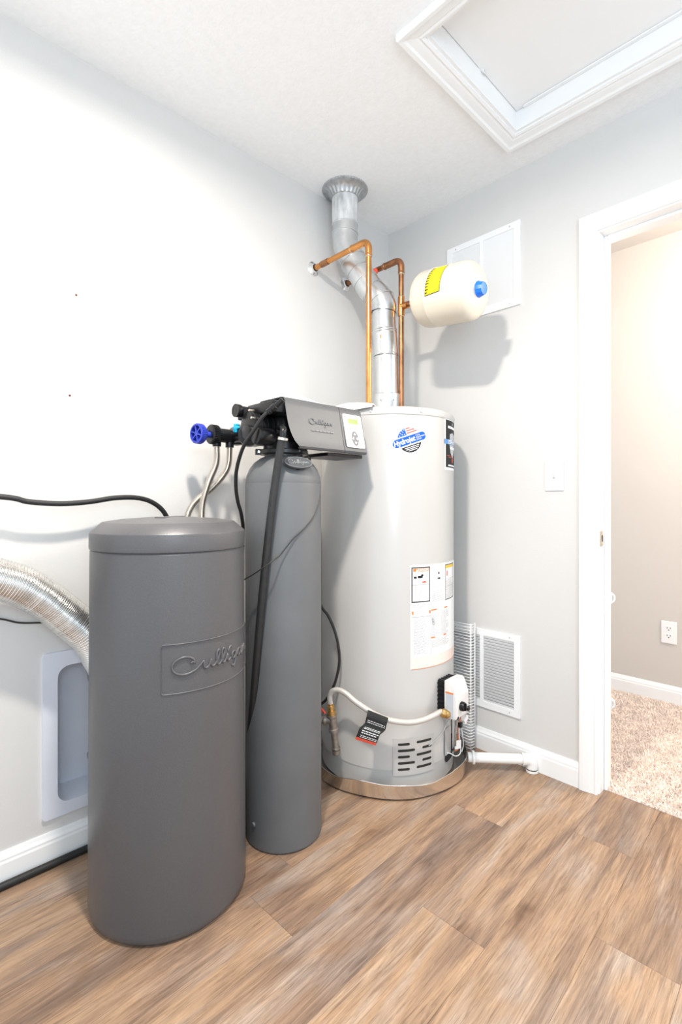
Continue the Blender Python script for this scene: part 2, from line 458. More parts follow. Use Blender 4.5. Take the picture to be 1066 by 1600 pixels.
# carpet: a backing and thousands of leaning tufts, thinner where it is out of sight
def carpet():
    vs_, fs_ = [], []
    def tuft(x, y, h, w):
        a = random.uniform(0, 2*PI); lx, ly = random.gauss(0, .45)*h, random.gauss(0, .45)*h
        k = len(vs_)
        for i in range(3): vs_.append((x+w*math.cos(a+i*2.094), y+w*math.sin(a+i*2.094), .002))
        for i in range(3): vs_.append((x+lx*.6+w*.85*math.cos(a+i*2.094+.4), y+ly*.6+w*.85*math.sin(a+i*2.094+.4), .002+h*.65))
        vs_.append((x+lx, y+ly, .002+h))
        for i in range(3):
            j = (i+1) % 3
            fs_.append((k+i, k+j, k+3+j, k+3+i)); fs_.append((k+3+i, k+3+j, k+6))
    def zone(x0, x1, y0, y1, st):
        y = y0
        while y < y1:
            x = x0
            while x < x1:
                if not (y < .135 and (x < DX0+.004 or x > DX1-.004)):
                    tuft(x+random.uniform(-.4, .4)*st, y+random.uniform(-.4, .4)*st, random.uniform(.007, .013), st*.52)
                x += st
            y += st
    zone(.55, 1.50, .052, HW-.018, .0060)
    zone(-1.15, .55, .125, HW-.018, .016); zone(1.50, 4.1, .052, HW-.018, .014)
    b = bmesh.new(); V = [b.verts.new(v) for v in vs_]
    for f in fs_: b.faces.new([V[i] for i in f])
    box(b, (-1.19, .125, -.002), (4.19, HW-.002, .003)); box(b, (DX0, .05, -.002), (DX1, .125, .003))
    return b
obj('carpet', carpet(), M['carpet'], kind='stuff', label='beige shag carpet covering the hallway floor beyond the doorway', cat='carpet', weld=False)

# baseboards
BB = [(0, 0), (.013, 0), (.013, .062), (.011, .068), (.011, .074), (.007, .082), (.004, .092), (0, .092)]
bm = NB(); prism(bm, BB, lambda a, z: (a, RY, z), lambda a, z: (a, 0, z)); struct('baseboard_left', bm, M['trim'])
bm = NB(); prism(bm, BB, lambda a, z: (.013, -a, z), lambda a, z: (.952, -a, z)); struct('baseboard_back', bm, M['trim'])
bm = NB(); prism(bm, BB, lambda a, z: (-1.19, HW-a, z+.003), lambda a, z: (4.19, HW-a, z+.003)); struct('baseboard_hall', bm, M['trim'])

# door frame: casing pieces, jambs, stops, strike plate
door = thing('door_1', None, None, (DX0, 0, 0)); door['kind'] = 'structure'
CP = [(0, 0), (0, .009), (.006, .012), (.012, .011), (.028, .015), (.048, .018), (.060, .018), (.063, .015), (.063, 0)]
def mitre(b, prof, p0, p1, out, nrm, m0, m1):
    """moulding from p0 to p1; prof=(w,h): w along 'out', h along 'nrm'; m0, m1 = mitre amount at the ends"""
    p0, p1, out, nrm = map(Vector, (p0, p1, out, nrm)); d = (p1-p0).normalized()
    return prism(b, prof, lambda w, h: p0+out*w+nrm*h-d*(w*m0), lambda w, h: p1+out*w+nrm*h+d*(w*m1))
q = .005
b = NB(); mitre(b, CP, (DX0-q, 0, 0), (DX0-q, 0, DZ+q), (-1, 0, 0), (0, -1, 0), 0, 1); obj('casing', b, M['trim'], door)
b = NB(); mitre(b, CP, (DX1+q, 0, 0), (DX1+q, 0, DZ+q), (1, 0, 0), (0, -1, 0), 0, 1); obj('casing', b, M['trim'], door)
b = NB(); mitre(b, CP, (DX0-q, 0, DZ+q), (DX1+q, 0, DZ+q), (0, 0, 1), (0, -1, 0), 1, 1); obj('casing', b, M['trim'], door)
b = NB(); box(b, (DX0-.012, 0, 0), (DX0, .121, DZ+.012), .0015); obj('jamb', b, M['trim'], door)
b = NB(); box(b, (DX1, 0, 0), (DX1+.012, .121, DZ+.012), .0015); obj('jamb', b, M['trim'], door)
b = NB(); box(b, (DX0, 0, DZ), (DX1, .121, DZ+.012), .0015); obj('head_jamb', b, M['trim'], door)
b = NB(); box(b, (DX0, .045, 0), (DX0+.011, .078, DZ), .002); obj('stop', b, M['trim'], door)
b = NB(); box(b, (DX1-.011, .045, 0), (DX1, .078, DZ), .002); obj('stop', b, M['trim'], door)
b = NB(); box(b, (DX0+.011, .045, DZ-.011), (DX1-.011, .078, DZ), .002); obj('stop', b, M['trim'], door)
b = flat_polys([rrect(-.016, -.029, .016, .029, .006)], [rrect(-.002, -.012, .011, .012, .003)])
wrap(b, PlaneMap((DX0, .018, .937), (0, 1, 0), (0, 0, 1)), .0004, .0014)
sp = obj('strike_plate', b, M['strike'], door, label='satin metal strike plate')
b = flat_polys([rrect(-.002, -.012, .011, .012, .003)]); wrap(b, PlaneMap((DX0, .018, .937), (0, 1, 0), (0, 0, 1)), .0003)
obj('latch_hole', b, M['dark'], sp)
b = flat_polys([ellipse(0, .021, .003, .003, 12), ellipse(0, -.021, .003, .003, 12)]); wrap(b, PlaneMap((DX0, .018, .937), (0, 1, 0), (0, 0, 1)), .0019, .0006)
obj('screw', b, M['strike'], sp)
for z, w in ((.704, 'upper'), (.300, 'lower')):
    t = thing('jamb_bracket', 'small white bracket on hall edge of door jamb, %s one of two' % w, 'bracket', (DX0, .126, z), 'brackets on the door jamb')
    b = NB(); box(b, (DX0-.010, .1215, z-.022), (DX0+.004, .125, z+.022), .0012); obj('back_plate', b, M['white'], t)
    b = NB(); tube(b, catmull([(DX0+.000, .124, z+.016), (DX0+.008, .126, z+.012), (DX0+.011, .127, z), (DX0+.008, .126, z-.012), (DX0+.000, .124, z-.016)], 5), .0032, 8)
    obj('loop', b, M['white'], t, 180)

# attic hatch in the ceiling
hatch = thing('attic_hatch', 'white attic hatch panel framed with stepped moulding in the ceiling', 'hatch', (HX0, HY1, CEIL))
HP = [(0, 0), (0, .010), (.008, .013), (.014, .010), (.020, .013), (.040, .016), (.046, .021), (.058, .022), (.061, .018), (.061, 0)]
c4 = [(HX0, HY0), (HX1, HY0), (HX1, HY1), (HX0, HY1)]
outs = [(0, -1, 0), (1, 0, 0), (0, 1, 0), (-1, 0, 0)]
for i in range(4):
    a, c = c4[i], c4[(i+1) % 4]
    b = NB(); mitre(b, HP, (a[0], a[1], CEIL), (c[0], c[1], CEIL), outs[i], (0, 0, -1), 1, 1); obj('moulding', b, M['trim'], hatch)
b = NB()
T_ = .010
box(b, (HX0, HY0, CEIL-.004), (HX0+T_, HY1, CEIL+.088)); obj('reveal_board', b, M['hatch'], hatch)
b = NB(); box(b, (HX1-T_, HY0, CEIL-.004), (HX1, HY1, CEIL+.088)); obj('reveal_board', b, M['hatch'], hatch)
b = NB(); box(b, (HX0+T_, HY0, CEIL-.004), (HX1-T_, HY0+T_, CEIL+.088)); obj('reveal_board', b, M['trim'], hatch)
b = NB(); box(b, (HX0+T_, HY1-T_, CEIL-.004), (HX1-T_, HY1, CEIL+.088)); obj('reveal_board', b, M['trim'], hatch)
# panel with a chipped notch in its left edge
pe = [(HX0+T_+.002, HY0+T_+.002), (HX1-T_-.002, HY0+T_+.002), (HX1-T_-.002, HY1-T_-.002), (HX0+T_+.002, HY1-T_-.002)]
yn = -.455
notch = [(pe[3][0], yn+.022), (pe[3][0]+.006, yn+.016), (pe[3][0]+.003, yn+.006), (pe[3][0]+.010, yn), (pe[3][0]+.004, yn-.012), (pe[3][0], yn-.02)]
b = NB(); prism(b, pe+notch, lambda x, y: (x, y, HC), lambda x, y: (x, y, HC+.012)); obj('panel', b, M['hatch'], hatch)
b = NB(); box(b, (HX0+T_+.03, HY1-T_-.014, HC-.006), (HX1-T_-.03, HY1-T_, HC-.0005), .002); obj('ledge', b, M['trim'], hatch)
b = NB()
for k in range(5):
    y = yn+random.uniform(-.015, .015); tube(b, catmull([(HX0+T_+.001, y, HC), (HX0+T_+.008, y+.004, HC-.006), (HX0+T_+.012, y-.004+.003*k, HC-.012)], 4), .0022, 6)
obj('torn_paper', b, M['paper'], hatch, 180)

# recessed dryer box in the left wall
dbx = thing('dryer_vent_box', 'white plastic recessed vent box set in left wall behind the duct', 'vent box', (0, BXy0, BXz0))
fo = rrect(-1.562, .131, -1.245, .623, .012); fi = rrect(BXy0, BXz0, BXy1, BXz1, .034)
b = flat_polys([fo], [fi]); wrap(b, PlaneMap((0, 0, 0), (0, 1, 0), (0, 0, 1)), .0, .008); obj('frame', b, M['boxwhite'], dbx)
b = NB()
ri = rrect(BXy0, BXz0, BXy1, BXz1, .034); rb = rrect(BXy0+.008, BXz0+.012, BXy1-.008, BXz1-.012, .03)
A = [b.verts.new((.006, y, z)) for y, z in ri]; C = [b.verts.new((-.085, y, z)) for y, z in rb]
for i in range(len(A)): b.faces.new((A[i], A[(i+1) % len(A)], C[(i+1) % len(A)], C[i]))
b.faces.new(C); obj('recess', b, M['boxwhite'], dbx, 40)
b = NB(); lathe(b, [(.052, 0), (.052, .075), (.049, .075), (.049, 0)], 32, (-.025, -1.372, BXz0+.008)); obj('collar', b, M['galvd'], dbx, 40)

# nail anchors
for px, py, w in ((119, 461, 'upper'), (109, 618, 'lower')):
    p = PX(px, py, 0)
    t = thing('wall_anchor', 'tiny red plastic anchor hole in the bare left wall, %s one' % w, 'wall anchor', p, 'anchors in the left wall')
    b = NB(); lathe(b, [(.0036, 0), (.0034, .0012), (.0026, .0014), (.0022, .0004), (0, .0004)], 14, p, (1, 0, 0)); obj('collar', b, M['anchor'], t)
    b = NB(); lathe(b, [(.0021, .0006), (0, .0006)], 12, p, (1, 0, 0)); obj('hole', b, M['dark'], t)

# ---------------------------------------------------------------- wall grilles, switch, outlet
def grille(label, x0, x1, z0, z1, nsl, group):
    t = thing('wall_grille', label, 'vent', ((x0+x1)/2, 0, z0), group)
    bd = .026; xm = (x0+x1)/2; mw = .008; Y = -.006
    b = flat_polys([rrect(x0, z0, x1, z1, .002, 2)], [rrect(x0+bd, z0+bd, xm-mw, z1-bd, .001, 1), rrect(xm+mw, z0+bd, x1-bd, z1-bd, .001, 1)])
    wrap(b, PlaneMap((0, 0, 0), (1, 0, 0), (0, 0, 1)), .0, .008); obj('frame', b, M['ventw'], t)
    b = flat_polys([rrect(x0+bd, z0+bd, x1-bd, z1-bd, .001, 1)]); wrap(b, PlaneMap((0, 0, 0), (1, 0, 0), (0, 0, 1)), .0006); obj('back', b, M['grey'], t)
    w = (x1-x0)/2-bd-mw; st = (z1-z0-2*bd)/nsl
    s0 = None
    for bay in (x0+bd+w/2, x1-bd-w/2):
        for k in range(nsl):
            loc = Vector((bay-xm, -.004, bd+st*(k+.5)))
            if s0 is None:
                b = NB(); prism(b, [(-.0022, -.45*st), (-.0034, -.43*st), (.0022, .45*st), (.0034, .43*st)], lambda y, z: (-w/2, -y, z), lambda y, z: (w/2, -y, z))
                s0 = obj('slat', b, M['ventw']); s0.parent = t; s0.location = loc
            else: child_copy(s0, 'slat', t, loc)
    for x in (x0+.045, x1-.045):
        for z in (z0+.013, z1-.013):
            b = NB(); lathe(b, [(.0035, 0), (.003, .0015), (0, .002)], 10, (x, -.008, z), (0, -1, 0)); obj('screw', b, M['silver'], t)
grille('square white louvred grille high on back wall behind cream tank', .3595, .710, 1.882, 2.228, 25, 'return air grilles')
grille('square white louvred grille low on back wall beside wire shelf', .3595, .710, .184, .521, 24, 'return air grilles')

sw = thing('light_switch', 'white single toggle light switch left of the door frame', 'switch', (.847, 0, 1.174))
b = NB(); box(b, (.811, -.006, 1.115), (.884, 0, 1.233), .003); obj('cover_plate', b, M['white'], sw)
b = NB(); box(b, (.8425, -.0075, 1.162), (.8525, -.0055, 1.186), .0008); obj('slot', b, M['lightgrey'], sw)
b = NB(); prism(b, [(-.007, 1.167), (-.016, 1.181), (-.017, 1.186), (-.013, 1.187), (-.007, 1.180)], lambda y, z: (.844, y, z), lambda y, z: (.851, y, z)); obj('toggle', b, M['white'], sw)
for z in (1.128, 1.220):
    b = NB(); lathe(b, [(.003, 0), (.0026, .001), (0, .0014)], 10, (.8475, -.006, z), (0, -1, 0)); obj('screw', b, M['white'], sw)
ot = thing('wall_outlet', 'white duplex power outlet on the hallway wall above the carpet', 'outlet', (.972, HW, .377))
b = NB(); box(b, (.936, HW-.006, .318), (1.008, HW, .436), .003); obj('cover_plate', b, M['white'], ot)
for z in (.357, .397):
    b = flat_polys([rrect(.955, z-.015, .989, z+.015, .010)]); wrap(b, PlaneMap((0, HW, 0), (1, 0, 0), (0, 0, 1)), .0055, .002)
    sk = obj('socket', b, M['white'], ot)
    b = flat_polys([rrect(.9635, z+.000, .9665, z+.009, .001), rrect(.9775, z+.000, .9805, z+.009, .001), ellipse(.972, z-.007, .003, .003, 12)])
    wrap(b, PlaneMap((0, HW, 0), (1, 0, 0), (0, 0, 1)), .0078); obj('slots', b, M['dark'], sk)

# ---------------------------------------------------------------- brine tank
BC = Vector((.325, -1.319, 0)); BR = .205
bt = thing('brine_tank', 'tall round charcoal brine tank with domed lid and embossed script nameplate', 'tank', BC)
b = NB(); lathe(b, [(0, 0.004), (.188, 0.004), (.190, 0), (.199, .002), (.2055, .010), (.2075, .024), (.2065, .3), (.205, .6), (.2035, .90), (.2030, .942), (.1990, .9475), (0, .9475)], 128, BC)
body = obj('body', b, M['tank'], bt, 35)
b = NB(); lathe(b, [(.198, .944), (.2045, .9478), (.2052, .953), (.2047, .9875), (.2038, .9912), (.2012, .9945), (.1770, 1.0155), (.1735, 1.0175), (.13, 1.0240), (.06, 1.0290), (0, 1.0300)], 128, BC)
lid = obj('lid', b, M['tank'], bt, 16)
b = NB(); box(b, (-.014, -.07, 1.0255), (.014, .07, 1.0308), .0012); bmesh.ops.rotate(b, verts=b.verts, cent=(0, 0, 0), matrix=Matrix.Rotation(math.radians(42), 3, 'Z')); bmesh.ops.translate(b, verts=b.verts, vec=(BC.x, BC.y, 0))
obj('ridge', b, M['tank'], lid)
cm = CylMap(BC.x, BC.y, .2055, 13, .665)
hw, hh = .158, .060
outl = rrect(-hw, -hh, hw, hh, .006, 3)
loop = []
for (a, c) in zip(outl, outl[1:]+outl[:1]):
    n = max(1, int(math.dist(a, c)/.006))
    for k in range(n): loop.append((a[0]+(c[0]-a[0])*k/n, a[1]+(c[1]-a[1])*k/n))
b = NB(); tube(b, [cm(u, v, -.0004) for u, v in loop+[loop[0]]], .0017, 8, cap=False)
npz = obj('nameplate_rim', b, M['tank'], bt, 180)
b = NB(); script_word(b, cm, .268, .0195, .0002, .0030, 8)
obj('script_lettering', b, M['tank'], npz, 180)

# ---------------------------------------------------------------- softener tank and control head
SC = Vector((.360, -.948, 0)); SR = .1237
st = thing('softener_tank', 'slim grey mineral tank with black control valve head between brine tank and heater', 'water softener', SC)
b = NB(); lathe(b, [(0, .003), (.112, .003), (.118, 0), (.1235, .006), (SR, .02), (SR, 1.126), (.1225, 1.130)], 96, SC); obj('tank_boot', b, M['boot'], st, 40)
b = NB(); lathe(b, [(.1225, 1.128), (.1228, 1.133), (.1195, 1.155), (.110, 1.178), (.095, 1.198), (.076, 1.212), (.060, 1.219), (.052, 1.222), (0, 1.222)], 96, SC); obj('dome', b, M['boot'], st, 50)
a = math.radians(-85); b = NB(); lathe(b, [(.0075, -.001), (.0075, .002), (.006, .0045), (0, .0052)], 16, (SC.x+SR*math.cos(a), SC.y+SR*math.sin(a), .075), (math.cos(a), math.sin(a), 0)); obj('plug', b, M['boot'], st, 40)
# clamp ring
b = NB(); lathe(b, [(.045, 1.215), (.062, 1.218), (.062, 1.224), (.078, 1.225), (.080, 1.227), (.080, 1.238), (.078, 1.240), (.066, 1.241), (.064, 1.262), (0, 1.262)], 64, SC); ring = obj('clamp_ring', b, M['black'], st, 35)
for a in (-118, 10):
    a = math.radians(a); c = SC+Vector((.082*math.cos(a), .082*math.sin(a), 1.2325)); d = Vector((-math.sin(a), math.cos(a), 0))
    b = NB(); box(b, (-.008, -.012, -.009), (.010, .012, .009), .002, Matrix.Translation(c)@Matrix.Rotation(a, 4, 'Z')); obj('clamp_lug', b, M['black'], ring)
    b = NB(); cyl(b, c-d*.016, d, .0042, .032, 10); obj('clamp_bolt', b, M['steel'], ring)
# valve body: black castings
b = NB()
lathe(b, [(0, 0), (.046, 0), (.048, .004), (.048, .075), (.044, .082), (0, .082)], 40, (SC.x, SC.y, 1.262))
cyl(b, (SC.x-.02, -1.075, 1.312), (0, 1, 0), .040, .13, 32, .004)
for k in range(5): cyl(b, (SC.x-.02, -1.070+.022*k, 1.312), (0, 1, 0), .044, .006, 32, .001)
cyl(b, (.15, -1.00, 1.306), (1, 0, 0), .030, .20, 28, .003)
cyl(b, (.15, -.90, 1.306), (1, 0, 0), .030, .20, 28, .003)
cyl(b, (.27, -1.02, 1.286), (.8, -.6, 0), .034, .05, 28, .004)
box(b, (.30, -1.05, 1.345), (.44, -.86, 1.382), .006)
vb = obj('valve_body', b, M['black'], st, 35)
b = NB(); cyl(b, (.295, -1.085, 1.362), (0, 1, 0), .017, .07, 24, .002); cyl(b, (.295, -1.090, 1.362), (0, 1, 0), .021, .018, 24, .003); box(b, (.275, -1.07, 1.335), (.315, -.97, 1.366), .004)
lathe(b, [(.021, 0), (.012, 0), (.012, .012), (0, .012)], 20, (.295, -1.0905, 1.362), (0, 1, 0))
obj('injector_housing', b, M['black'], vb, 35)
b = NB(); cyl(b, (.40, -1.085, 1.272), (0, 1, 0), .026, .06, 28, .003); cyl(b, (.352, -1.09, 1.288), (0, 1, 0), .022, .06, 28, .003); obj('piston_cap', b, M['black'], vb, 35)
for y, z in ((-1.072, 1.330), (-1.08, 1.352)):
    b = NB(); cyl(b, (.375, y-.012, z), (0, 1, 0), .004, .02, 10, .0008); obj('screw', b, M['steel'], vb, 35)
# bypass valve behind the body
by = thing('bypass_valve', 'black bypass valve with ribbed royal blue knob behind the brine tank lid', 'valve', (.15, -1.0, 1.26))
b = NB(); ax = (0, 1, 0)
cyl(b, (.15, -1.090, 1.300), ax, .024, .215, 28, .002)
box(b, (.122, -1.005, 1.272), (.180, -.972, 1.330), .004)
box(b, (.126, -.96, 1.274), (.178, -.90, 1.328), .004)
for y in (-1.072, -1.022): cyl(b, (.15, y, 1.282), (0, 0, -1), .0145, .022, 20, .002)
cyl(b, (.15, -.990, 1.322), (0, 0, 1), .011, .022, 16, .002)
obj('housing', b, M['black'], by, 35)
def knurl(n, amt): return lambda a, r, h: 1+amt*math.cos(n*a)
b = NB(); lathe(b, [(.012, 0), (.028, 0), (.0325, .004), (.0325, .026), (.029, .031), (.012, .031)], 144, (.15, -1.100, 1.300), ax, lambda a, r, h: 1+(.03*math.cos(36*a) if r > .032 else 0)); obj('collar_nut', b, M['black'], by, 35)
b = NB()
K0 = Vector((.15, -1.150, 1.298))
lathe(b, [(.0285, .0), (.0328, .0015), (.0335, .019), (.030, .025), (0, .025), (0, .015), (.0262, .015), (.0268, .0), (.0285, .0)], 144, (0, 0, 0), ax, lambda a, r, h: 1+(.025*math.cos(36*a) if r > .032 else 0))
for k in range(6): box(b, (.006, .0015, -.0019), (.0268, .016, .0019), 0, Matrix.Rotation(k*PI/3+.3, 4, 'Y'))
cyl(b, Vector((0, .0015, 0)), ax, .0085, .0145, 20)
bmesh.ops.transform(b, matrix=Matrix.Translation(K0)@Matrix.Rotation(math.radians(10), 4, 'Z'), verts=b.verts)
cyl(b, K0+Vector((0, .020, 0)), ax, .0105, .050, 20, .001)
obj('knob', b, M['knob'], by, 40, label='ribbed royal blue plastic knob with six spokes')
b = NB(); c = Vector((.203, -1.022, 1.322))
cyl(b, c-Vector((0, .012, 0)), ax, .012, .010, 20, .002); cyl(b, c-Vector((0, .004, 0)), ax, .006, .02, 14); tube(b, [c+Vector((0, .012, 0)), c+Vector((-.04, .02, -.015))], .007, 12)
for k in range(6): cyl(b, c+Vector((.012*math.cos(k), -.012, .012*math.sin(k))), ax, .0045, .009, 10, .001)
obj('indicator_cap', b, M['cyan'], by, 40, label='small cyan plastic cap')
b = NB(); tube(b, catmull([(.15, -.995, 1.343), (.15, -.998, 1.352), (.15, -1.005, 1.354), (.15, -1.008, 1.349)], 5), .0016, 6); obj('clip', b, M['wirewhite'], by, 180)
# grey cover over the valve motor, and the control panel at its far end
ch = thing('control_head', 'grey control head cover with white keypad panel overhanging the slim tank', 'control unit', (.38, -.85, 1.235))
def cover_sec(y, ins=0.0, lift=0.0):
    xt, xb, z1, z0 = .445-ins, .476-ins, 1.398-ins, 1.236+ins+lift
    p = [(.300, z1-.020), (.306, z1-.006), (.320, z1), (xt-.016, z1), (xt-.006, z1-.003), (xt, z1-.012)]
    for k in range(1, 9):
        f = k/9; p.append((xt+(xb-.003-xt)*f, z1-.012+(z0+.008-z1+.012)*f))
    p += [(xb, z0+.008), (xb-.003, z0+.002), (xb-.010, z0)]
    return [Vector((x, y, z)) for x, z in p]
YE, YP = -.668, -.778
def shell(b, secs):
    rings = [[b.verts.new(v) for v in s] for s in secs]
    for A, C in zip(rings, rings[1:]):
        for i in range(len(A)-1): b.faces.new((A[i], A[i+1], C[i+1], C[i]))
    return rings
# the open end of the cover slants: its lower front corner is drawn in
def slant(sec, y):
    out = []
    for v in sec:
        f = max(0, (1.392-v.z)/.16); out.append(Vector((v.x, y+.044*f**4+.004, v.z)))
    return out
b = NB()
shell(b, [slant(cover_sec(-1.013, .004), -1.009), slant(cover_sec(-1.013), -1.013), cover_sec(-.95), cover_sec(-.87), cover_sec(YP-.0015)])
bmesh.ops.solidify(b, geom=b.faces[:], thickness=.0035)
cov = obj('cover', b, M['head'], ch, 30)
b = NB()
R1 = shell(b, [cover_sec(YP+.0015), cover_sec(YE-.004), cover_sec(YE, .004)]); b.faces.new(R1[-1]); b.faces.new(R1[0][::-1])
b.faces.new([R1[0][-1], R1[1][-1], R1[2][-1], R1[2][0], R1[1][0], R1[0][0]])
cpn = obj('panel_housing', b, M['head'], ch, 30)
b = NB(); box(b, (.32, YP-.06, 1.224), (.455, YE-.004, 1.236), .003); obj('drip_tray', b, M['black'], ch)
fx = Vector((.476-.445, 0, -(1.398-.012-1.244))).normalized()      # down the sloping front
fm = PlaneMap((.4605, YP+.055, 1.315), (0, 1, 0), -fx)
if fm.n.x < 0: fm.n = -fm.n
def facepoly(name, polys, m, off, thick, parent, label=None, holes=()):
    b = flat_polys(polys, holes); wrap(b, fm, off, thick); return obj(name, b, m, parent, label=label)
pl = facepoly('keypad_plate', [rrect(-.044, -.060, .043, .058, .006)], M['white'], .0002, .0022, ch, 'white keypad faceplate')
facepoly('display', [rrect(-.024, .024, .024, .043, .001)], M['lcd'], .0022, .0006, pl, 'green backlit display')
facepoly('display_bezel', [rrect(-.0262, .0218, .0262, .0452, .0015)], M['silver'], .0022, .0008, pl, holes=[rrect(-.0235, .0245, .0235, .0425, .001)])
kp = facepoly('keypad', [ellipse(0, -.027, .0165, .0265)], M['keypad'], .0022, .0009, pl)
for (x, y, r) in ((0, -.012, 0), (0, -.042, PI), (-.009, -.027, PI/2), (.009, -.027, PI/2)):
    s = .0048
    tri = [(x+s*(cx_*math.cos(r)-cy_*math.sin(r)), y+s*(cx_*math.sin(r)+cy_*math.cos(r))) for cx_, cy_ in ((-1, -.5), (1, -.5), (1, -.1), (0, 1), (-1, -.1))]
    facepoly('key', [tri], M['paper'], .0030, .0006, kp)
b = NB(); script_word(b, PlaneMap(fm(0, .010, .0026), fm.x, fm.y), .040, .0032, 0, .0005, 5); obj('script_lettering', b, M['purple'], pl)
fc = PlaneMap(fm(-.148, .012, .0), fm.x, fm.y)
b = NB(); script_word(b, fc, .100, .0085, .0004, .0011, 6); 
obj('script_lettering', b, M['head_hi'], cov, 180)
b = NB()
for v0 in (-.028,):
    x = -.045
    while x < .05:
        w = random.uniform(.008, .016); box(b, (x, v0-.002, -.0004), (min(x+w, .052), v0+.002, .0005), .0003, seg=1); x += w+.003
for v in b.verts: v.co = fc(v.co.x, v.co.y, v.co.z if fc.n.x > 0 else -v.co.z)
obj('embossed_line', b, M['head_hi'], cov)
# oval badge on the shoulder of the tank
a = math.radians(-14); nrm = Vector((math.cos(a)*.82, math.sin(a)*.82, .57)); tx = Vector((-math.sin(a), math.cos(a), 0)); ty = nrm.cross(tx).normalized()
bp_ = PlaneMap(SC+Vector((.112*math.cos(a), .112*math.sin(a), 1.190)), tx, ty)
b = flat_polys([ellipse(0, 0, .047, .022, 48)]); wrap(b, bp_, 0, .006); bd = obj('badge', b, M['badge'], st, 40, label='dark oval badge with raised script')
b = NB(); e = ellipse(0, 0, .0455, .0205, 48); tube(b, [bp_(u, v, .006) for u, v in e+[e[0]]], .0010, 6, cap=False); obj('badge_rim', b, M['badgeline'], bd, 180)
b = NB(); script_word(b, bp_, .068, .0075, .0064, .0011, 6); obj('script_lettering', b, M['badgeline'], bd, 180)
b = NB(); cyl(b, bp_(0, -.004, -.03), nrm, .014, .030, 16); obj('badge_stem', b, M['black'], bd, 40)

# folded paper on the head, papers on the heater
def sheet(b, rows, th=.0012):
    g = [[b.verts.new(p) for p in r] for r in rows]
    for A, C in zip(g, g[1:]):
        for i in range(len(A)-1): b.faces.new((A[i], A[i+1], C[i+1], C[i]))
    bmesh.ops.recalc_face_normals(b, faces=b.faces)
    bmesh.ops.solidify(b, geom=b.faces[:], thickness=th)
    return b
b = NB()
rows = []
for k in range(9):
    f = k/8; h = .066*(1-abs(f-.30)/.70) if f > .30 else .066*f/.30
    rows.append([Vector((.428-.075*s, -1.000+.185*f, 1.3995+max(0, h)*(s**.8))) for s in (0, .33, .66, 1)])
sheet(b, rows); obj('folded_paper', b, M['paper'], None, 25, label='folded white paper sheet peaked on top of the grey control head', cat='paper')

# ---------------------------------------------------------------- hoses round the softener
def hose(name, pts, r, m, label, cat, n=14, sub=12, group=None):
    b = NB(); tube(b, catmull(pts, sub), r, n)
    return obj(name, b, m, None, 180, label=label, cat=cat, group=group)
dh = thing('drain_hose', 'thick black drain hose hanging down in front of the slim grey tank', 'hose', P(441, 690, 1.475))
b = NB(); tube(b, catmull([P(441, 684, 1.475), P(438, 702, 1.478), P(432, 740, 1.482), P(425, 790, 1.484), P(418, 850, 1.487), P(408, 950, 1.495), P(398, 1070, 1.525), P(391, 1150, 1.58), P(384, 1225, 1.66), P(376, 1270, 1.72)], 12), .0118, 16)
obj('tubing', b, M['rubber'], dh, 180)
d = (P(441, 684, 1.475)-P(438, 702, 1.478)).normalized()
b = NB(); lathe(b, [(.0122, 0), (.0136, .0005), (.0136, .0085), (.0122, .009)], 24, P(440.4, 688, 1.475), d)
box(b, (-.004, -.019, .001), (.004, -.012, .008), .001, Matrix.Translation(P(440.4, 688, 1.475))@d.to_track_quat('Z', 'Y').to_matrix().to_4x4())
obj('clamp', b, M['steel'], dh, 35)
b = NB(); tube(b, catmull([P(441, 686, 1.475), P(442, 676, 1.475), P(443, 671, 1.482), P(441, 668, 1.50), P(437, 668, 1.54)], 8), .0095, 14); obj('barb_elbow', b, M['black'], dh, 180)
bl = thing('brine_line', 'thin black brine line curving from valve head down behind brine tank', 'hose', P(430, 640, 1.47))
pts = [P(431, 637, 1.478), P(423, 641, 1.475), P(410, 652, 1.478), P(397, 672, 1.49), P(383, 693, 1.51), P(374, 716, 1.54), P(369, 740, 1.565), P(369, 765, 1.59), P(372, 785, 1.61), P(377, 803, 1.63), P(380, 830, 1.66), P(378, 880, 1.70)]
b = NB(); tube(b, catmull(pts, 10), .0058, 12); obj('tubing', b, M['rubber'], bl, 180)
d = (pts[1]-pts[2]).normalized(); b = NB(); lathe(b, [(.006, 0), (.0095, .001), (.0095, .010), (.0085, .011), (.0085, .016), (.0105, .017), (.0105, .030), (.008, .032), (.008, .06), (0, .06)], 20, pts[1]-d*.012, d); obj('compression_nut', b, M['black'], bl, 35)
def corr(pts, r, amp, pitch, n=18, per=8):
    p = resample(catmull(pts, 24), pitch/per); b = NB()
    tube(b, p, [r+amp*math.sin(2*PI*i/per) for i in range(len(p))], n); return b
b = corr([(.15, -1.072, 1.262), PX(338, 724, .149), PX(326, 754, .146), PX(317, 785, .14), PX(315, 812, .135), PX(316, 850, .125), PX(322, 920, .09), PX(322, 960, .02)], .0105, .0011, .0046)
obj('flex_hose', b, M['steel'], None, 180, label='ribbed stainless flexible hose below blue knob, front one of the crossing pair', cat='hose', group='flexible hoses under the bypass valve')
b = corr([(.15, -1.022, 1.262), PX(357, 726, .145), PX(349, 743, .13), PX(330, 764, .115), PX(306, 783, .10), PX(294, 803, .095), PX(290, 830, .09), PX(296, 890, .07), PX(298, 930, .02)], .0105, .0011, .0046)
obj('flex_hose', b, M['steel'], None, 180, label='ribbed stainless flexible hose nearest slim tank, rear one crossing behind its twin', cat='hose', group='flexible hoses under the bypass valve')
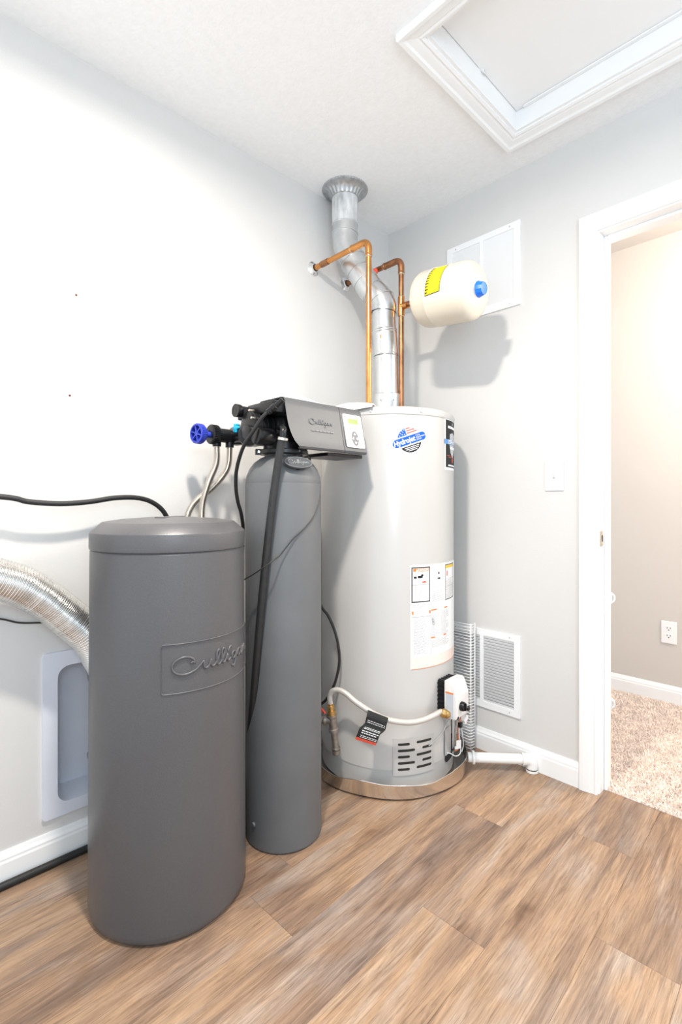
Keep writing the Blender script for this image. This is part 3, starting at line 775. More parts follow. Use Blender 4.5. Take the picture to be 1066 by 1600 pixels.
hose('signal_wire', [P(478, 700, 1.70), P(482, 712, 1.66), P(486, 728, 1.585), P(494, 748, 1.585), P(499, 768, 1.60), P(498, 785, 1.585), P(489, 808, 1.555), P(477, 824, 1.530), P(460, 840, 1.508), P(446, 857, 1.495), P(437, 868, 1.487), P(424, 878, 1.468), P(410, 888, 1.465), P(395, 898, 1.48), P(383, 905, 1.50), P(366, 918, 1.56), P(345, 935, 1.56)],
     .0020, M['wireblack'], 'thin dark two-core wire drooping across the slim grey tank', 'wire', 8)

# ---------------------------------------------------------------- left side: tubes, duct
hose('washer_hose', [(.07, -2.3, 1.10), (.07, -1.95, 1.105), PX(0, 776, .070), PX(45, 784, .070), PX(95, 787, .070), PX(140, 784, .068), PX(180, 778, .064), PX(215, 778, .060), PX(240, 786, .056), PX(258, 803, .052), PX(266, 830, .048), PX(270, 900, .042), PX(272, 1000, .04)],
     .0078, M['rubber'], 'black rubber hose along left wall dipping behind brine tank lid', 'hose')
hose('wall_cable', [(.006, -2.2, .78), PX(-60, 962, .006), PX(0, 967, .006), PX(30, 973, .006), PX(65, 973, .006), PX(110, 972, .006), PX(160, 975, .006), PX(200, 985, .006)],
     .0026, M['wireblack'], 'thin black cable on left wall passing behind the silver duct', 'cable', 8)
hose('floor_tube', [(.028, -2.6, .0105), (.027, -2.0, .0105), (.027, -1.6, .0105), (.028, -1.3, .0105), (.030, -1.05, .0105), (.05, -.86, .0105), (.09, -.77, .0105), (.15, -.715, .0105)],
     .0103, M['rubber'], 'black tube lying on floor along the left baseboard', 'tube')
dp = thing('flexible_duct', 'ribbed silver foil dryer duct bending down behind the brine tank', 'duct', (.106, -1.684, .869))
pth = [(.16, -2.25, 1.055), (.135, -1.97, .985), PX(0, 905, .106), PX(60, 930, .100), PX(105, 963, .096), (.088, -1.455, .670), (.062, -1.405, .57), (.02, -1.380, .47), (-.018, -1.373, .38), (-.025, -1.372, .30), (-.025, -1.372, .245)]
p = resample(catmull(pth, 30), .0009); rs = []
ph = 0; random.seed(3)
for i in range(len(p)):
    ph += 2*PI*.0009/(.0068+.0016*math.sin(i*.013)+.0009*math.sin(i*.047))
    rs.append(.0515+.0017*math.sin(ph)*1.25+.0010*math.sin(i*.043+2*math.sin(i*.011)))
b = NB(); tube(b, p, rs, 40, cap=False); obj('ribbed_tube', b, M['duct'], dp, 180)
b = NB(); lathe(b, [(.054, 0), (.0565, .0005), (.0565, .010), (.054, .0105)], 32, (-.025, -1.372, .257))
box(b, (-.006+.018, -1.372-.066, .258), (.010+.018, -1.372-.053, .268), .001)
tube(b, [(.012, -1.437, .263), (.055, -1.441, .263)], .0024, 8); box(b, (.05, -1.444, .257), (.062, -1.438, .269), .001)
obj('duct_clamp', b, M['galvd'], dp, 35)

# ---------------------------------------------------------------- water heater
HCx, HCy, HR = .286, -.345, .276
H0 = Vector((HCx, HCy, 0))
pan = thing('drain_pan', 'round shiny metal drain pan with wavy rim under the water heater', 'pan', H0)
def pan_r(a):
    r = .330+.003*math.sin(3*a+1)+.002*math.sin(7*a)
    c, s = math.cos(a), math.sin(a)
    if c < -.05: r = min(r, (HCx-.016)/-c)
    if s > .05: r = min(r, (-HCy-.074)/s)
    return r
b = NB(); N = 160
rings = []
for (dr, z, wv) in ((-.30, .0012, 0), (-.022, .0012, 0), (-.012, .002, 0), (-.004, .008, 0), (0, .055, 1), (.0012, .058, 1), (.0004, .0592, 1), (-.0008, .058, 1), (-.005, .012, 0), (-.020, .004, 0), (-.30, .004, 0)):
    rg = []
    for i in range(N):
        a = 2*PI*i/N; r = pan_r(a)+dr
        # the rim is dented and flares in places
        w = wv*(.004*math.sin(5*a+.6)+.003*math.sin(11*a+2)+.016*math.exp(-((a-.25)/.22)**2))
        r2 = r+wv*(.003*math.sin(9*a))
        rg.append(b.verts.new((HCx+r2*math.cos(a), HCy+r2*math.sin(a), z+w)))
    rings.append(rg)
for A, C in zip(rings, rings[1:]):
    for i in range(N): b.faces.new((A[i], A[(i+1) % N], C[(i+1) % N], C[i]))
b.faces.new(rings[0]); b.faces.new(rings[-1])
obj('tray', b, M['pan'], pan, 40)

wh = thing('water_heater', 'tall light grey gas water heater with stickers standing in metal pan', 'water heater', H0+Vector((0, 0, .0045)))
ZT = 1.424
b = NB(); lathe(b, [(0, .0045), (.24, .0045), (.268, .006), (.2735, .012), (.274, .085), (HR, .0855), (HR, .0875), (.2755, .089), (.2757, ZT-.030), (.2755, ZT-.026)], 160, H0)
obj('jacket', b, M['heater'], wh, 30)
b = NB(); lathe(b, [(.2745, ZT-.030), (.2775, ZT-.0285), (.2780, ZT-.026), (.2775, ZT-.010), (.2745, ZT-.003), (.268, ZT+.001), (.15, ZT+.006), (.06, ZT+.008), (0, ZT+.008)], 160, H0)
lidh = obj('top_cap', b, M['heater'], wh, 40)
for a in (-62, 30, -22):
    a = math.radians(a); b = NB(); lathe(b, [(.004, 0), (.0035, .002), (0, .0025)], 10, H0+Vector((.2777*math.cos(a), .2777*math.sin(a), ZT-.017)), (math.cos(a), math.sin(a), 0)); obj('screw', b, M['silver'], lidh)
# slotted lower panel
LP = CylMap(HCx, HCy, .2760, -24, .128)
def slot(u0, u1, v): return rrect(u0, v-.0050, u1, v+.0050, .0049, 4)
rowsz = [.052, .029, .006, -.017, -.040]
slots = []
for k, v in enumerate(rowsz):
    slots.append(slot(-.082, -.036, v) if k % 2 == 0 else slot(-.082, -.016, v))
    slots.append(slot(-.010, .056, v+.003) if k % 2 == 0 else slot(.014, .056, v+.003))
b = flat_polys([rrect(-.100, -.062, .070, .074, .004)], slots); wrap(b, LP, .0, .0016); spn = obj('slotted_panel', b, M['heater'], wh)
for s in slots:
    u = [q[0] for q in s]; v = [q[1] for q in s]
    b = flat_polys([rrect(min(u)-.002, min(v)-.002, max(u)+.002, max(v)+.002, .003)]); wrap(b, LP, .0003); obj('slot', b, M['dark'], spn)
# burner access opening and plate to its right
OPN = CylMap(HCx, HCy, .2760, 14, .125)
b = flat_polys([rrect(-.045, -.064, .055, .030, .018)]); wrap(b, OPN, .0005); op = obj('burner_opening', b, M['dark'], wh)
b = flat_polys([rrect(-.052, -.030, -.004, .072, .003)]); wrap(b, OPN, .004, .0022); obj('access_plate', b, M['heater'], op)
b = flat_polys([rrect(.018, -.060, .060, .085, .004)]); wrap(b, OPN, .003, .0018); obj('access_plate', b, M['heater'], op)
# stickers ------------------------------------------------------------
def stick(name, mp, polys, m, off, parent, label=None, holes=()):
    b = flat_polys(polys, holes); wrap(b, mp, off); return obj(name, b, m, parent, label=label)
def stick_text(mp, body, size, m, off, parent, **k):
    b = text_flat(body, size, **k); wrap(b, mp, off); return obj('lettering', b, m, parent)
HJ = CylMap(HCx, HCy, .2757, -31.5, 1.301)
tilt = .33; ct, sn = math.cos(tilt), math.sin(tilt)
def R_(pts, dx=0, dy=0): return [(dx+x*ct-y*sn, dy+x*sn+y*ct) for x, y in pts]
def arcseg(r, a0, a1, n=24): return [(r*math.cos(math.radians(a0+(a1-a0)*i/n)), r*math.sin(math.radians(a0+(a1-a0)*i/n))) for i in range(n+1)]
# white outline: union of a disc and a pill (overlapping layers in one plane are avoided by small steps)
sj = stick('round_sticker', HJ, [R_(ellipse(0, 0, .0565, .0565, 60))], M['paper'], .0004, wh, 'round sticker with blue banner')
stick('sticker_wings', HJ, [R_(rrect(-.074, -.0215, .074, .0215, .0214, 8))], M['paper'], .0007, sj)
top = arcseg(.047, 25, 155)
dome = R_([(x, max(y, .0195)) for x, y in top])
canton = R_([(x, y) for x, y in arcseg(.047, 98, 155)]+[(-.0425, .0195), (-.006, .0195)])
stick('flag_blue', HJ, [canton], M['blue'], .0010, sj)
for k in range(3):
    y0 = .0235+.0085*k; w = math.sqrt(.047**2-(y0+.004)**2)
    stick('flag_stripe', HJ, [R_([(-.004, y0), (w, y0), (w-.002, y0+.0042), (-.004, y0+.0042)])], M['red'], .0010, sj)
for (x, y) in ((-.033, .024), (-.022, .026), (-.013, .024), (-.027, .032), (-.017, .034), (-.011, .041), (-.02, .040)):
    star = R_([((.0028 if i % 2 == 0 else .0012)*math.cos(PI/2+i*PI/5), (.0028 if i % 2 == 0 else .0012)*math.sin(PI/2+i*PI/5)) for i in range(10)], *R_([(x, y)])[0])
    stick('star', HJ, [star], M['paper'], .0013, sj)
stick('banner', HJ, [R_(rrect(-.068, -.0155, .068, .0155, .0153, 8))], M['blue'], .0011, sj)
stick_text(HJ, 'Hydrojet', .0270, M['paper'], .0015, sj, shear=.12, rot=tilt, pos=R_([(-.022, 0)])[0], sx=.86, bold=.0007)
for k, s in enumerate(('TOTAL', 'PERFORMANCE', 'SYSTEM')):
    stick_text(HJ, s, .0078, M['paper'], .0015, sj, rot=tilt, pos=R_([(.0255, .0078-.0078*k)])[0], sx=.80, align='LEFT')
bowl = R_(arcseg(.047, 206, 334)+[(.0425, -.0205), (-.0425, -.0205)])
stick('lower_field', HJ, [bowl], M['ink'], .0010, sj)
for k, (y, w) in enumerate(((-.0265, .030), (-.0325, .026), (-.0385, .018))):
    stick('text_line', HJ, [R_([(-w, y-.0012), (w, y-.0012), (w, y+.0012), (-w, y+.0012)])], M['paper'], .0013, sj)
# shield sticker
SH = CylMap(HCx, HCy, .2757, 24, 1.297)
ss = stick('shield_sticker', SH, [rrect(-.095, -.100, .060, .103, .002)], M['paper'], .0004, wh, 'black shield sticker with white border')
stick('field', SH, [rrect(-.087, -.090, .052, .095, .001)], M['ink'], .0007, ss)
shp = [(-.032, .045), (0, .053), (.032, .045), (.034, .0), (.024, -.028), (0, -.050), (-.024, -.028), (-.034, .0)]
stick('shield', SH, [[(x-.017, y-.004) for x, y in shp]], M['silver'], .0010, ss)
stick('ribbon', SH, [rrect(-.098, .000, .060, .019, .003)], M['skyblue'], .0013, ss)
stick_text(SH, 'DEFENDER', .021, M['paper'], .0016, ss, pos=(-.017, .0095), sx=.95, bold=.0006)
stick('headline', SH, [rrect(-.068, .063, .033, .073, .001)], M['paper'], .0010, ss)
stick('headline', SH, [rrect(-.050, -.018, .018, -.008, .001)], M['paper'], .0016, ss)
stick('emblem', SH, [[(-.017, .090), (-.021, .080), (-.017, .077), (-.013, .080)]], M['paper'], .0010, ss)
stick('seal', SH, [ellipse(-.017, -.062, .009, .009, 24)], M['red'], .0010, ss)
stick('fine_line', SH, [[(-.075, -.0445), (.04, -.0445), (.04, -.043), (-.075, -.043)], [(-.065, -.0505), (.03, -.0505), (.03, -.0495), (-.065, -.0495)]], M['red'], .0010, ss)
stick('headline', SH, [rrect(-.066, -.085, .031, -.079, .001)], M['paper'], .0010, ss)
# big instruction label
LB = CylMap(HCx, HCy, .2757, -31, .645)          # u=0 at its left edge
H_ = .193
lb = stick('instruction_label', LB, [rrect(0, -H_, .40, H_, .002)], M['paper'], .0004, wh, 'large white instruction label')
def lr(u0, v0, u1, v1, m, off=.0008, name='print'): return stick(name, LB, [[(u0, v0), (u1, v0), (u1, v1), (u0, v1)]], m, off, lb)
def lines(u0, u1, v1, v0, step, m, off=.0012, h=.0014, name='text_lines'):
    polys = []; v = v1
    while v > v0:
        x = u0; e = u1-random.choice((0, 0, .008, .02))
        while x < e:
            w = min(random.uniform(.006, .022), e-x)
            if w > .001: polys.append([(x, v-h), (x+w, v-h), (x+w, v), (x, v)])
            x += w+.0022
        v -= step
    return stick(name, LB, polys, m, off, lb)
def fr(u0, v0, u1, v1, w, m, off=.0008):
    return stick('box_border', LB, [[(u0, v0), (u1, v0), (u1, v1), (u0, v1)]], m, off, lb, holes=[[(u0+w, v0+w), (u1-w, v0+w), (u1-w, v1-w), (u0+w, v1-w)]])
# danger box
fr(.004, .054, .084, .185, .0042, M['ink'])
lr(.0105, .1685, .0775, .1795, M['orange'])
stick('warning_triangle', LB, [[(.021, .170), (.030, .170), (.0255, .1785)]], M['paper'], .0012, lb)
stick_text(LB, 'DANGER', .0125, M['paper'], .0012, lb, pos=(.053, .174), sx=.9, bold=.0003)
lr(.008, .1185, .080, .1195, M['ink'])
stick('pictogram', LB, [rrect(.013, .143, .025, .151, .002), rrect(.029, .144, .050, .153, .003), rrect(.043, .151, .053, .158, .002)], M['ink'], .0012, lb)
stick('pictogram', LB, [[(.045, .134), (.048, .130), (.060, .133), (.068, .126), (.048, .126)]], M['red'], .0012, lb)
lines(.013, .070, .115, .062, .0046, M['lightgrey'])
lines(.006, .070, .048, .034, .0042, M['lightgrey'])
# middle column
lines(.092, .168, .183, .180, .004, M['lightgrey'])
stick('pictogram', LB, [ellipse(.130, .157, .004, .005, 14), rrect(.124, .134, .139, .140, .001)], M['ink'], .0012, lb)
fr(.094, .098, .126, .126, .0006, M['lightgrey']); lines(.096, .124, .124, .100, .004, M['lightgrey'])
lines(.131, .166, .124, .100, .0062, M['lightgrey']); lines(.094, .166, .092, .050, .0036, M['lightgrey'])
# right box
fr(.173, .048, .262, .185, .0032, M['ink']); lr(.1765, .170, .2585, .181, M['amber']); stick('pictogram', LB, [rrect(.185, .140, .192, .160, .001)], M['red'], .0012, lb)
lr(.176, .128, .259, .129, M['grey']); lr(.176, .100, .259, .101, M['grey']); lines(.179, .255, .124, .054, .0042, M['lightgrey'])
# lower left block
fr(.004, -.146, .087, .024, .0008, M['grey']); lr(.0045, .019, .0875, .024, M['peach'], .0011); lr(.004, .000, .087, .001, M['ink'])
lr(.006, .010, .012, .022, M['orange'], .0013); lr(.079, .010, .085, .022, M['orange'], .0013); lines(.016, .076, .018, .006, .0045, M['peach'], .0013)
lines(.012, .080, -.004, -.140, .0040, M['lightgrey'])
# lower right block
lr(.089, .018, .118, .023, M['orange']); lr(.166, .018, .190, .023, M['orange']); lines(.122, .163, .0225, .018, .004, M['peach'])
lr(.0885, -.146, .0893, .018, M['grey'], .0010)
lines(.092, .136, .010, -.080, .0040, M['lightgrey']); lines(.142, .200, .010, -.080, .0040, M['lightgrey'])
for e in ((.098, -.018), (.101, -.030)):
    b = NB(); el = ellipse(e[0], e[1], .004, .007, 16, .4); tube(b, [LB(u, v, .0013) for u, v in el+[el[0]]], .0004, 4, cap=False); obj('pictogram', b, M['ink'], lb)
lr(.089, -.086, .110, -.081, M['orange']); lr(.160, -.086, .180, -.081, M['orange']); lines(.112, .158, -.0815, -.085, .004, M['peach'])
lines(.092, .200, -.092, -.122, .0040, M['lightgrey'])
lr(.003, -.1905, .397, -.150, M['peach'], .0008); lines(.008, .200, -.156, -.186, .0068, M['paper'], .0012, .0014)
lr(.003, -.1925, .397, -.1908, M['orange'], .0010)

# papers lying on the heater top, over its left front rim
b = NB(); rows = []
for k in range(9):
    f = k/8
    a = math.radians(-112+52*f); q = math.sin(PI*f)
    rows.append([Vector((HCx+rr*math.cos(a), HCy+rr*math.sin(a), z)) for rr, z in ((.20, ZT+.010), (.235, ZT+.013+.010*q), (.262, ZT+.014+.012*q), (.280, ZT+.010+.010*q), (.289, ZT+.003+.004*q), (.292, ZT-.002-.010*q))])
sheet(b, rows, .004); obj('white_booklet', b, M['paper'], None, 40, label='limp white booklet lying on left rim of water heater top', cat='paper')

# gas control valve: black back, white body, knobs
th = math.radians(4); nv = Vector((math.cos(th), math.sin(th), 0)); tv = Vector((-math.sin(th), math.cos(th), 0))
GO = H0+nv*HR+Vector((0, 0, .332))
GM = Matrix(((nv.x, tv.x, 0, GO.x), (nv.y, tv.y, 0, GO.y), (0, 0, 1, GO.z), (0, 0, 0, 1)))
b = NB(); box(b, (-.006, -.044, -.050), (.030, .044, .066), .004, GM)
gv = obj('gas_control_valve', b, M['black'], wh, label='black and white gas control valve')
b = NB()
for k in range(7): box(b, (-.004, -.0475, -.044+.0155*k), (.028, -.043, -.036+.0155*k), .001, GM); 
for k in range(5): box(b, (-.002, -.040+.017*k, .065), (.028, -.033+.017*k, .0685), .001, GM)
obj('cooling_fin', b, M['black'], gv)
b = NB()
prof = [(.028, -.066), (.074, -.066), (.078, -.060), (.078, .020), (.064, .048), (.060, .066), (.052, .072), (.028, .072)]
prism(b, prof, lambda n_, z: GM@Vector((n_, -.050, z)), lambda n_, z: GM@Vector((n_, .046, z)))
bmesh.ops.bevel(b, geom=b.edges[:], offset=.003, segments=2, affect='EDGES', profile=.5)
obj('valve_cover', b, M['valvewhite'], gv, 40)
b = NB(); box(b, (.036, -.0512, -.060), (.066, -.0495, .026), .001, GM); obj('side_label', b, M['valvegrey'], gv)
b = NB(); box(b, (.034, -.0514, .027), (.066, -.0496, .033), .0005, GM); obj('orange_stripe', b, M['orange'], gv)
b = NB(); lathe(b, [(.017, 0), (.017, .010), (.0145, .016), (0, .017)], 28, GM@Vector((.078, -.012, -.022)), nv); box(b, (.093, -.0145, -.036), (.099, -.0095, -.008), .001, GM); obj('dial', b, M['black'], gv, 40)
b = NB(); lathe(b, [(.009, 0), (.009, .010), (.007, .013), (0, .014)], 20, GM@Vector((.072, .038, -.046)), nv); obj('igniter_button', b, M['black'], gv, 40)
b = NB(); lathe(b, [(.006, 0), (.006, .006), (0, .007)], 14, GM@Vector((.072, -.036, -.060)), nv); obj('screw', b, M['ink'], gv, 40)
# fitting and flexible gas line
Gf = GM@Vector((.045, -.050, -.052))
b = NB(); gd = (P(690, 1113, 1.835)-Gf).normalized()
lathe(b, [(.011, 0), (.011, .004), (.0155, .005), (.0155, .016), (.012, .018), (.012, .022), (.0165, .023), (.0165, .033), (.012, .040), (.008, .042), (0, .042)], 6*4, Gf-gd*.002, gd, lambda a, r, h: 1-.06*abs(math.sin(3*a)) if r > .015 else 1)
obj('brass_fitting', b, M['brass'], gv, 30)
gl = thing('gas_line', 'pale flexible gas line with brass shutoff looping across lower heater front', 'gas pipe', P(517, 1100, 1.83))
pts = [P(516.5, 1101, 1.83), P(515.5, 1094, 1.83), P(516, 1085, 1.83), P(521, 1079, 1.825), P(530, 1078.5, 1.815), P(541, 1084, 1.80), P(555, 1096, 1.785), P(574, 1109, 1.765), P(592, 1119, 1.757), P(612, 1126, 1.755), P(638, 1129, 1.760), P(660, 1125.5, 1.775), P(678, 1118, 1.80), Gf+gd*.040, Gf+gd*.02]
b = NB(); tube(b, catmull(pts, 10), .0098, 16); obj('flex_tube', b, M['flexgas'], gl, 180)
V0 = P(516.5, 1099, 1.83); V1 = P(520, 1130, 1.83); V2 = P(525.5, 1172, 1.83)
dn = (V1-V0).normalized(); d2 = (V2-V1).normalized()
b = NB(); hexm = lambda a, r, h: 1-.07*abs(math.sin(3*a)) if r > .012 else 1
lathe(b, [(0, 0), (.0115, 0), (.0115, .006), (.0145, .007), (.0145, .018), (.0125, .019), (.0125, .024), (.0165, .025), (.0165, .042), (.013, .046), (0, .046)], 24, V0, dn, hexm); obj('flare_nut', b, M['brass'], gl, 30)
b = NB(); lathe(b, [(0, 0), (.0185, 0), (.0185, .008), (.016, .010), (.0155, .050), (.0185, .052), (.0190, .062), (.013, .064)], 28, V1-dn*.032, d2)
pb = V1-dn*.012; tube(b, [pb, pb-RGT*.05+FWD*.005], .0145, 20)
lathe(b, [(.018, 0), (.018, .010), (.014, .012)], 24, pb-RGT*.022, -RGT)
obj('tee', b, M['iron'], gl, 30)
b = NB(); tube(b, [V1+d2*.028, V2], .0125, 20); lathe(b, [(.013, 0), (.0165, .001), (.017, .006), (.0135, .007)], 24, V2-d2*.012, d2)
lathe(b, [(.0135, 0), (.0155, .001), (.0155, .014), (.012, .019), (0, .019)], 24, V2-d2*.002, d2); obj('drip_leg', b, M['iron'], gl, 30)
b = NB(); box(b, (-.012, -.004, -.004), (.012, .004, .004), .002, Matrix.Translation(P(505, 1111, 1.815))@Matrix.Rotation(.5, 4, 'Y')); obj('shutoff_handle', b, M['red'], gl)
# black tag on the gas line
tp = [P(575, 1109, 1.748), P(607, 1121.5, 1.740)]
b = NB(); rows = []
prof = [(0, 0, .002), (5, -1, -.012), (13, -3, -.014), (20, -4.5, -.009), (24, -8, -.015), (28, -13, -.020), (36, -16, -.022), (42, -18.5, -.020), (46, -20, -.016)]
for dy, dx, dt in prof: rows.append([P(575+dx+f*32, 1109+dy+f*12.5-.05*dy*f, 1.748+dt-.006*f) for f in (0, .25, .5, .75, 1)])
g = []
vs2 = [[b.verts.new(p) for p in r] for r in rows]
for i, (A, C) in enumerate(zip(vs2, vs2[1:])):
    for j in range(4): f = b.faces.new((A[j], A[j+1], C[j+1], C[j])); f.material_index = 1 if i >= 7 else 0
bmesh.ops.solidify(b, geom=b.faces[:], thickness=.0006)
tag_ = obj('warning_tag', b, [M['ink'], M['red']], gl, 180, label='curled black warning tag with white print')
b = NB()
for i in (2, 4, 5, 6):
    for s in (.2, .6):
        f0 = .16 if i != 2 else .1
        f = f0
        while f < .9:
            w = random.uniform(.05, .16); e = min(f+w, .95)
            q = [Vector(rows[i][0]).lerp(Vector(rows[i][4]), f), Vector(rows[i][0]).lerp(Vector(rows[i][4]), e), Vector(rows[i+1][0]).lerp(Vector(rows[i+1][4]), e), Vector(rows[i+1][0]).lerp(Vector(rows[i+1][4]), f)]
            a0 = q[0].lerp(q[3], s); a1 = q[1].lerp(q[2], s); h = (q[3]-q[0])*.16
            fo_ = (CAM-a0).normalized()*.0012
            b.faces.new([b.verts.new(v) for v in (a0+fo_, a1+fo_, a1+h+fo_, a0+h+fo_)]); f = e+.03
obj('tag_print', b, M['paper'], tag_)
hose('heater_cord', [P(484, 716, 1.75), P(482, 760, 1.86), P(482, 820, 1.90), P(484, 880, 1.93), P(492, 922, 1.94), P(503, 949, 1.905), P(512, 961, 1.89), P(521, 980, 1.878), P(528, 1005, 1.872), P(530.5, 1030, 1.872), P(527, 1055, 1.877), P(519, 1078, 1.885), P(509, 1094, 1.90), P(498, 1104, 1.915), P(486, 1125, 1.93), P(474, 1170, 1.95), P(468, 1204, 1.96)],
     .0052, M['rubber'], 'black cord bowing out between slim tank and heater jacket', 'cord')
# wires below the gas valve
def wpt(u, z, off=.02, th0=14):
    a = math.radians(th0)+u/HR; return Vector((HCx+(HR+off)*math.cos(a), HCy+(HR+off)*math.sin(a), z))
wr = obj('supply_tube', tube(NB(), catmull([GM@Vector((.050, -.014, -.066)), wpt(-.034, .24, .045), wpt(-.030, .19, .036), wpt(-.018, .14, .030), wpt(.000, .105, .02), wpt(.004, .09, .0)], 8), .0042, 10), M['galvd'], gv, 180)
obj('supply_tube', tube(NB(), catmull([GM@Vector((.040, -.004, -.066)), wpt(-.020, .23, .035), wpt(-.016, .18, .028), wpt(-.006, .13, .026), wpt(.010, .10, .012)], 8), .0035, 10), M['silver'], gv, 180)
obj('igniter_wire', tube(NB(), catmull([GM@Vector((.072, .036, -.058)), wpt(.016, .235, .058), wpt(.010, .215, .052), wpt(.006, .185, .036), wpt(.012, .150, .034), wpt(.022, .115, .036), wpt(.016, .085, .036), wpt(-.006, .082, .026), wpt(-.030, .10, .014), wpt(-.044, .105, .008)], 8), .0022, 8), M['wirewhite'], gv, 180)
obj('igniter_wire', tube(NB(), catmull([GM@Vector((.055, .010, -.066)), wpt(-.004, .235, .045), wpt(-.002, .20, .034), wpt(.010, .165, .030), wpt(.008, .13, .030), wpt(.012, .10, .028), wpt(.002, .095, .014)], 8), .0018, 8), M['orange'], gv, 180)
obj('igniter_wire', tube(NB(), catmull([GM@Vector((.058, -.030, -.066)), wpt(-.055, .25, .03), wpt(-.050, .225, .012), wpt(-.058, .200, .006), wpt(-.080, .186, .005), wpt(-.115, .172, .004), wpt(-.140, .160, .002)], 8), .0018, 8), M['wiregrey'], gv, 180)
obj('igniter_wire', tube(NB(), catmull([wpt(.006, .21, .045), wpt(.018, .175, .042), wpt(.026, .14, .044), wpt(.032, .11, .044), wpt(.024, .088, .040)], 8), .0018, 8), M['wirewhite'], gv, 180)
c = wpt(.010, .228, .055); b = NB(); box(b, (-.010, -.014, -.008), (.010, .014, .008), .002, Matrix.Translation(c)@Matrix.Rotation(.6, 4, 'X')); box(b, (-.007, -.008, -.020), (.007, .006, -.006), .002, Matrix.Translation(c)); obj('wire_connector', b, M['wirewhite'], gv)
c = wpt(.000, .205, .042); b = NB(); box(b, (-.007, -.007, -.010), (.007, .007, .010), .002, Matrix.Translation(c)); obj('grommet', b, M['black'], gv)
c = wpt(-.004, .128, .034); b = NB(); box(b, (-.003, -.014, -.016), (.003, .014, .016), .001, Matrix.Translation(c)@Matrix.Rotation(-.35, 4, 'Z')); obj('wire_connector', b, M['wirewhite'], gv)

# ---------------------------------------------------------------- flue
FB = Vector((HCx, HCy, ZT+.008))
fl = thing('flue_pipe', 'galvanised vent flue rising from the water heater to the ceiling', 'flue', FB)
FR = .0500
def section(name, pts, r, m, seam0=True, n=48):
    b = NB(); tube(b, pts, r, n, cap=False)
    d = (Vector(pts[-1])-Vector(pts[-2])).normalized()
    for h in (-.006, -.016): lathe(b, [(r, -.0022), (r+.0016, 0), (r, .0022)], n, Vector(pts[-1])+d*h, d)
    bmesh.ops.solidify(b, geom=[], thickness=.001)
    return obj(name, b, m, fl, 30)
L0 = FB; L1 = Vector((HCx-.001, HCy, 1.53)); L2 = Vector((HCx-.004, HCy-.001, 1.70)); L3 = Vector((HCx-.010, HCy-.003, 1.80)); L4 = Vector((HCx-.014, HCy-.004, 1.905))
U0 = Vector((.106, -.417, 2.225)); 
b = NB(); lathe(b, [(.066, 0), (.066, .012), (.058, .030), (.0565, .034), (.0565, .090), (.0550, .092)], 48, FB); 
for k in range(6):
    a = k*PI/3; 
obj('draft_collar', b, M['galv'], fl, 30)
section('pipe_section', [L0+Vector((0, 0, .02)), L2], FR, M['galv'])
section('pipe_section', [L2-Vector((0, 0, .012)), L3], FR+.0016, M['galv'])
section('pipe_section', [L3-Vector((0, 0, .012)), L4], FR-.0004, M['galv'])
# adjustable elbow: gores between the lower run and the upper one
mid = [L4, L4+Vector((-.018, -.006, .040)), L4+Vector((-.062, -.026, .090)), U0+Vector((.045, .018, -.120)), U0+Vector((.009, .004, -.050)), U0]
path = catmull([L4-Vector((0, 0, .03))]+mid+[U0+Vector((0, 0, .03))], 10)
gore = resample(path, .0115)
k = 0; idx = 0; NG = len(gore)
cuts = [0, 5, 10, 15, 20, 25, NG-1]
cuts = [c for c in cuts if c < NG-2]+[NG-1]
for i, (a, c) in enumerate(zip(cuts, cuts[1:])):
    rr = FR+.0015+.0050*i/(len(cuts)-1)+(.0022 if i % 2 == 0 else 0)
    b = NB(); pp = gore[a:c+1]
    tube(b, [gore[max(a-0, 0)]]+pp[1:], rr, 48, cap=False)
    for e_, s_ in ((pp[-1], 1),):
        d = (pp[-1]-pp[-2]).normalized(); lathe(b, [(rr-.004, -.004), (rr+.0026, -.0025), (rr+.0026, .0025), (rr-.004, .004)], 48, e_, d)
    obj('elbow_gore', b, M['galv'], fl, 30)
section('pipe_section', [U0, Vector((.106, -.417, 2.300))], .0540, M['galv'])
b = NB(); lathe(b, [(.054, 2.285), (.0568, 2.286), (.0572, 2.30), (.0568, 2.395), (.0560, 2.402)], 48, (.106, -.417, 0)); obj('taped_section', b, M['tape'], fl, 30)
b = NB(); lathe(b, [(.055, 2.398), (.0595, 2.400), (.062, 2.405), (.072, 2.421), (.080, 2.428), (.090, 2.431), (.0985, 2.4335), (.0995, 2.4395), (.05, 2.4395)], 192, (.106, -.417, 0), (0, 0, 1),
      lambda a, r, h: 1+(.022*math.cos(24*a) if .061 < r < .097 else (.012*math.cos(48*a) if r > .097 else 0)))
obj('ceiling_flange', b, M['galvd'], fl, 35)
b = flat_polys([rrect(-.017, -.015, .017, .015, .001)]); wrap(b, CylMap(HCx-.007, HCy-.002, FR+.0016, -62, 1.758), .0006); obj('paper_label', b, M['paper'], fl)
b = flat_polys([[(-.010, -.009), (-.004, -.009), (-.004, .007), (-.010, .007)], [(-.001, -.009), (.009, -.009), (.009, .007), (-.001, .007)]]); wrap(b, CylMap(HCx-.007, HCy-.002, FR+.0016, -62, 1.758), .0011); obj('label_print', b, M['brass'], fl)
for a in (-75, -20, 40):
    a = math.radians(a); b = NB(); lathe(b, [(.0045, 0), (.0045, .002), (.003, .0035), (0, .0035)], 8, FB+Vector((.0565*math.cos(a), .0565*math.sin(a), .062)), (math.cos(a), math.sin(a), 0)); obj('screw', b, M['galvd'], fl)

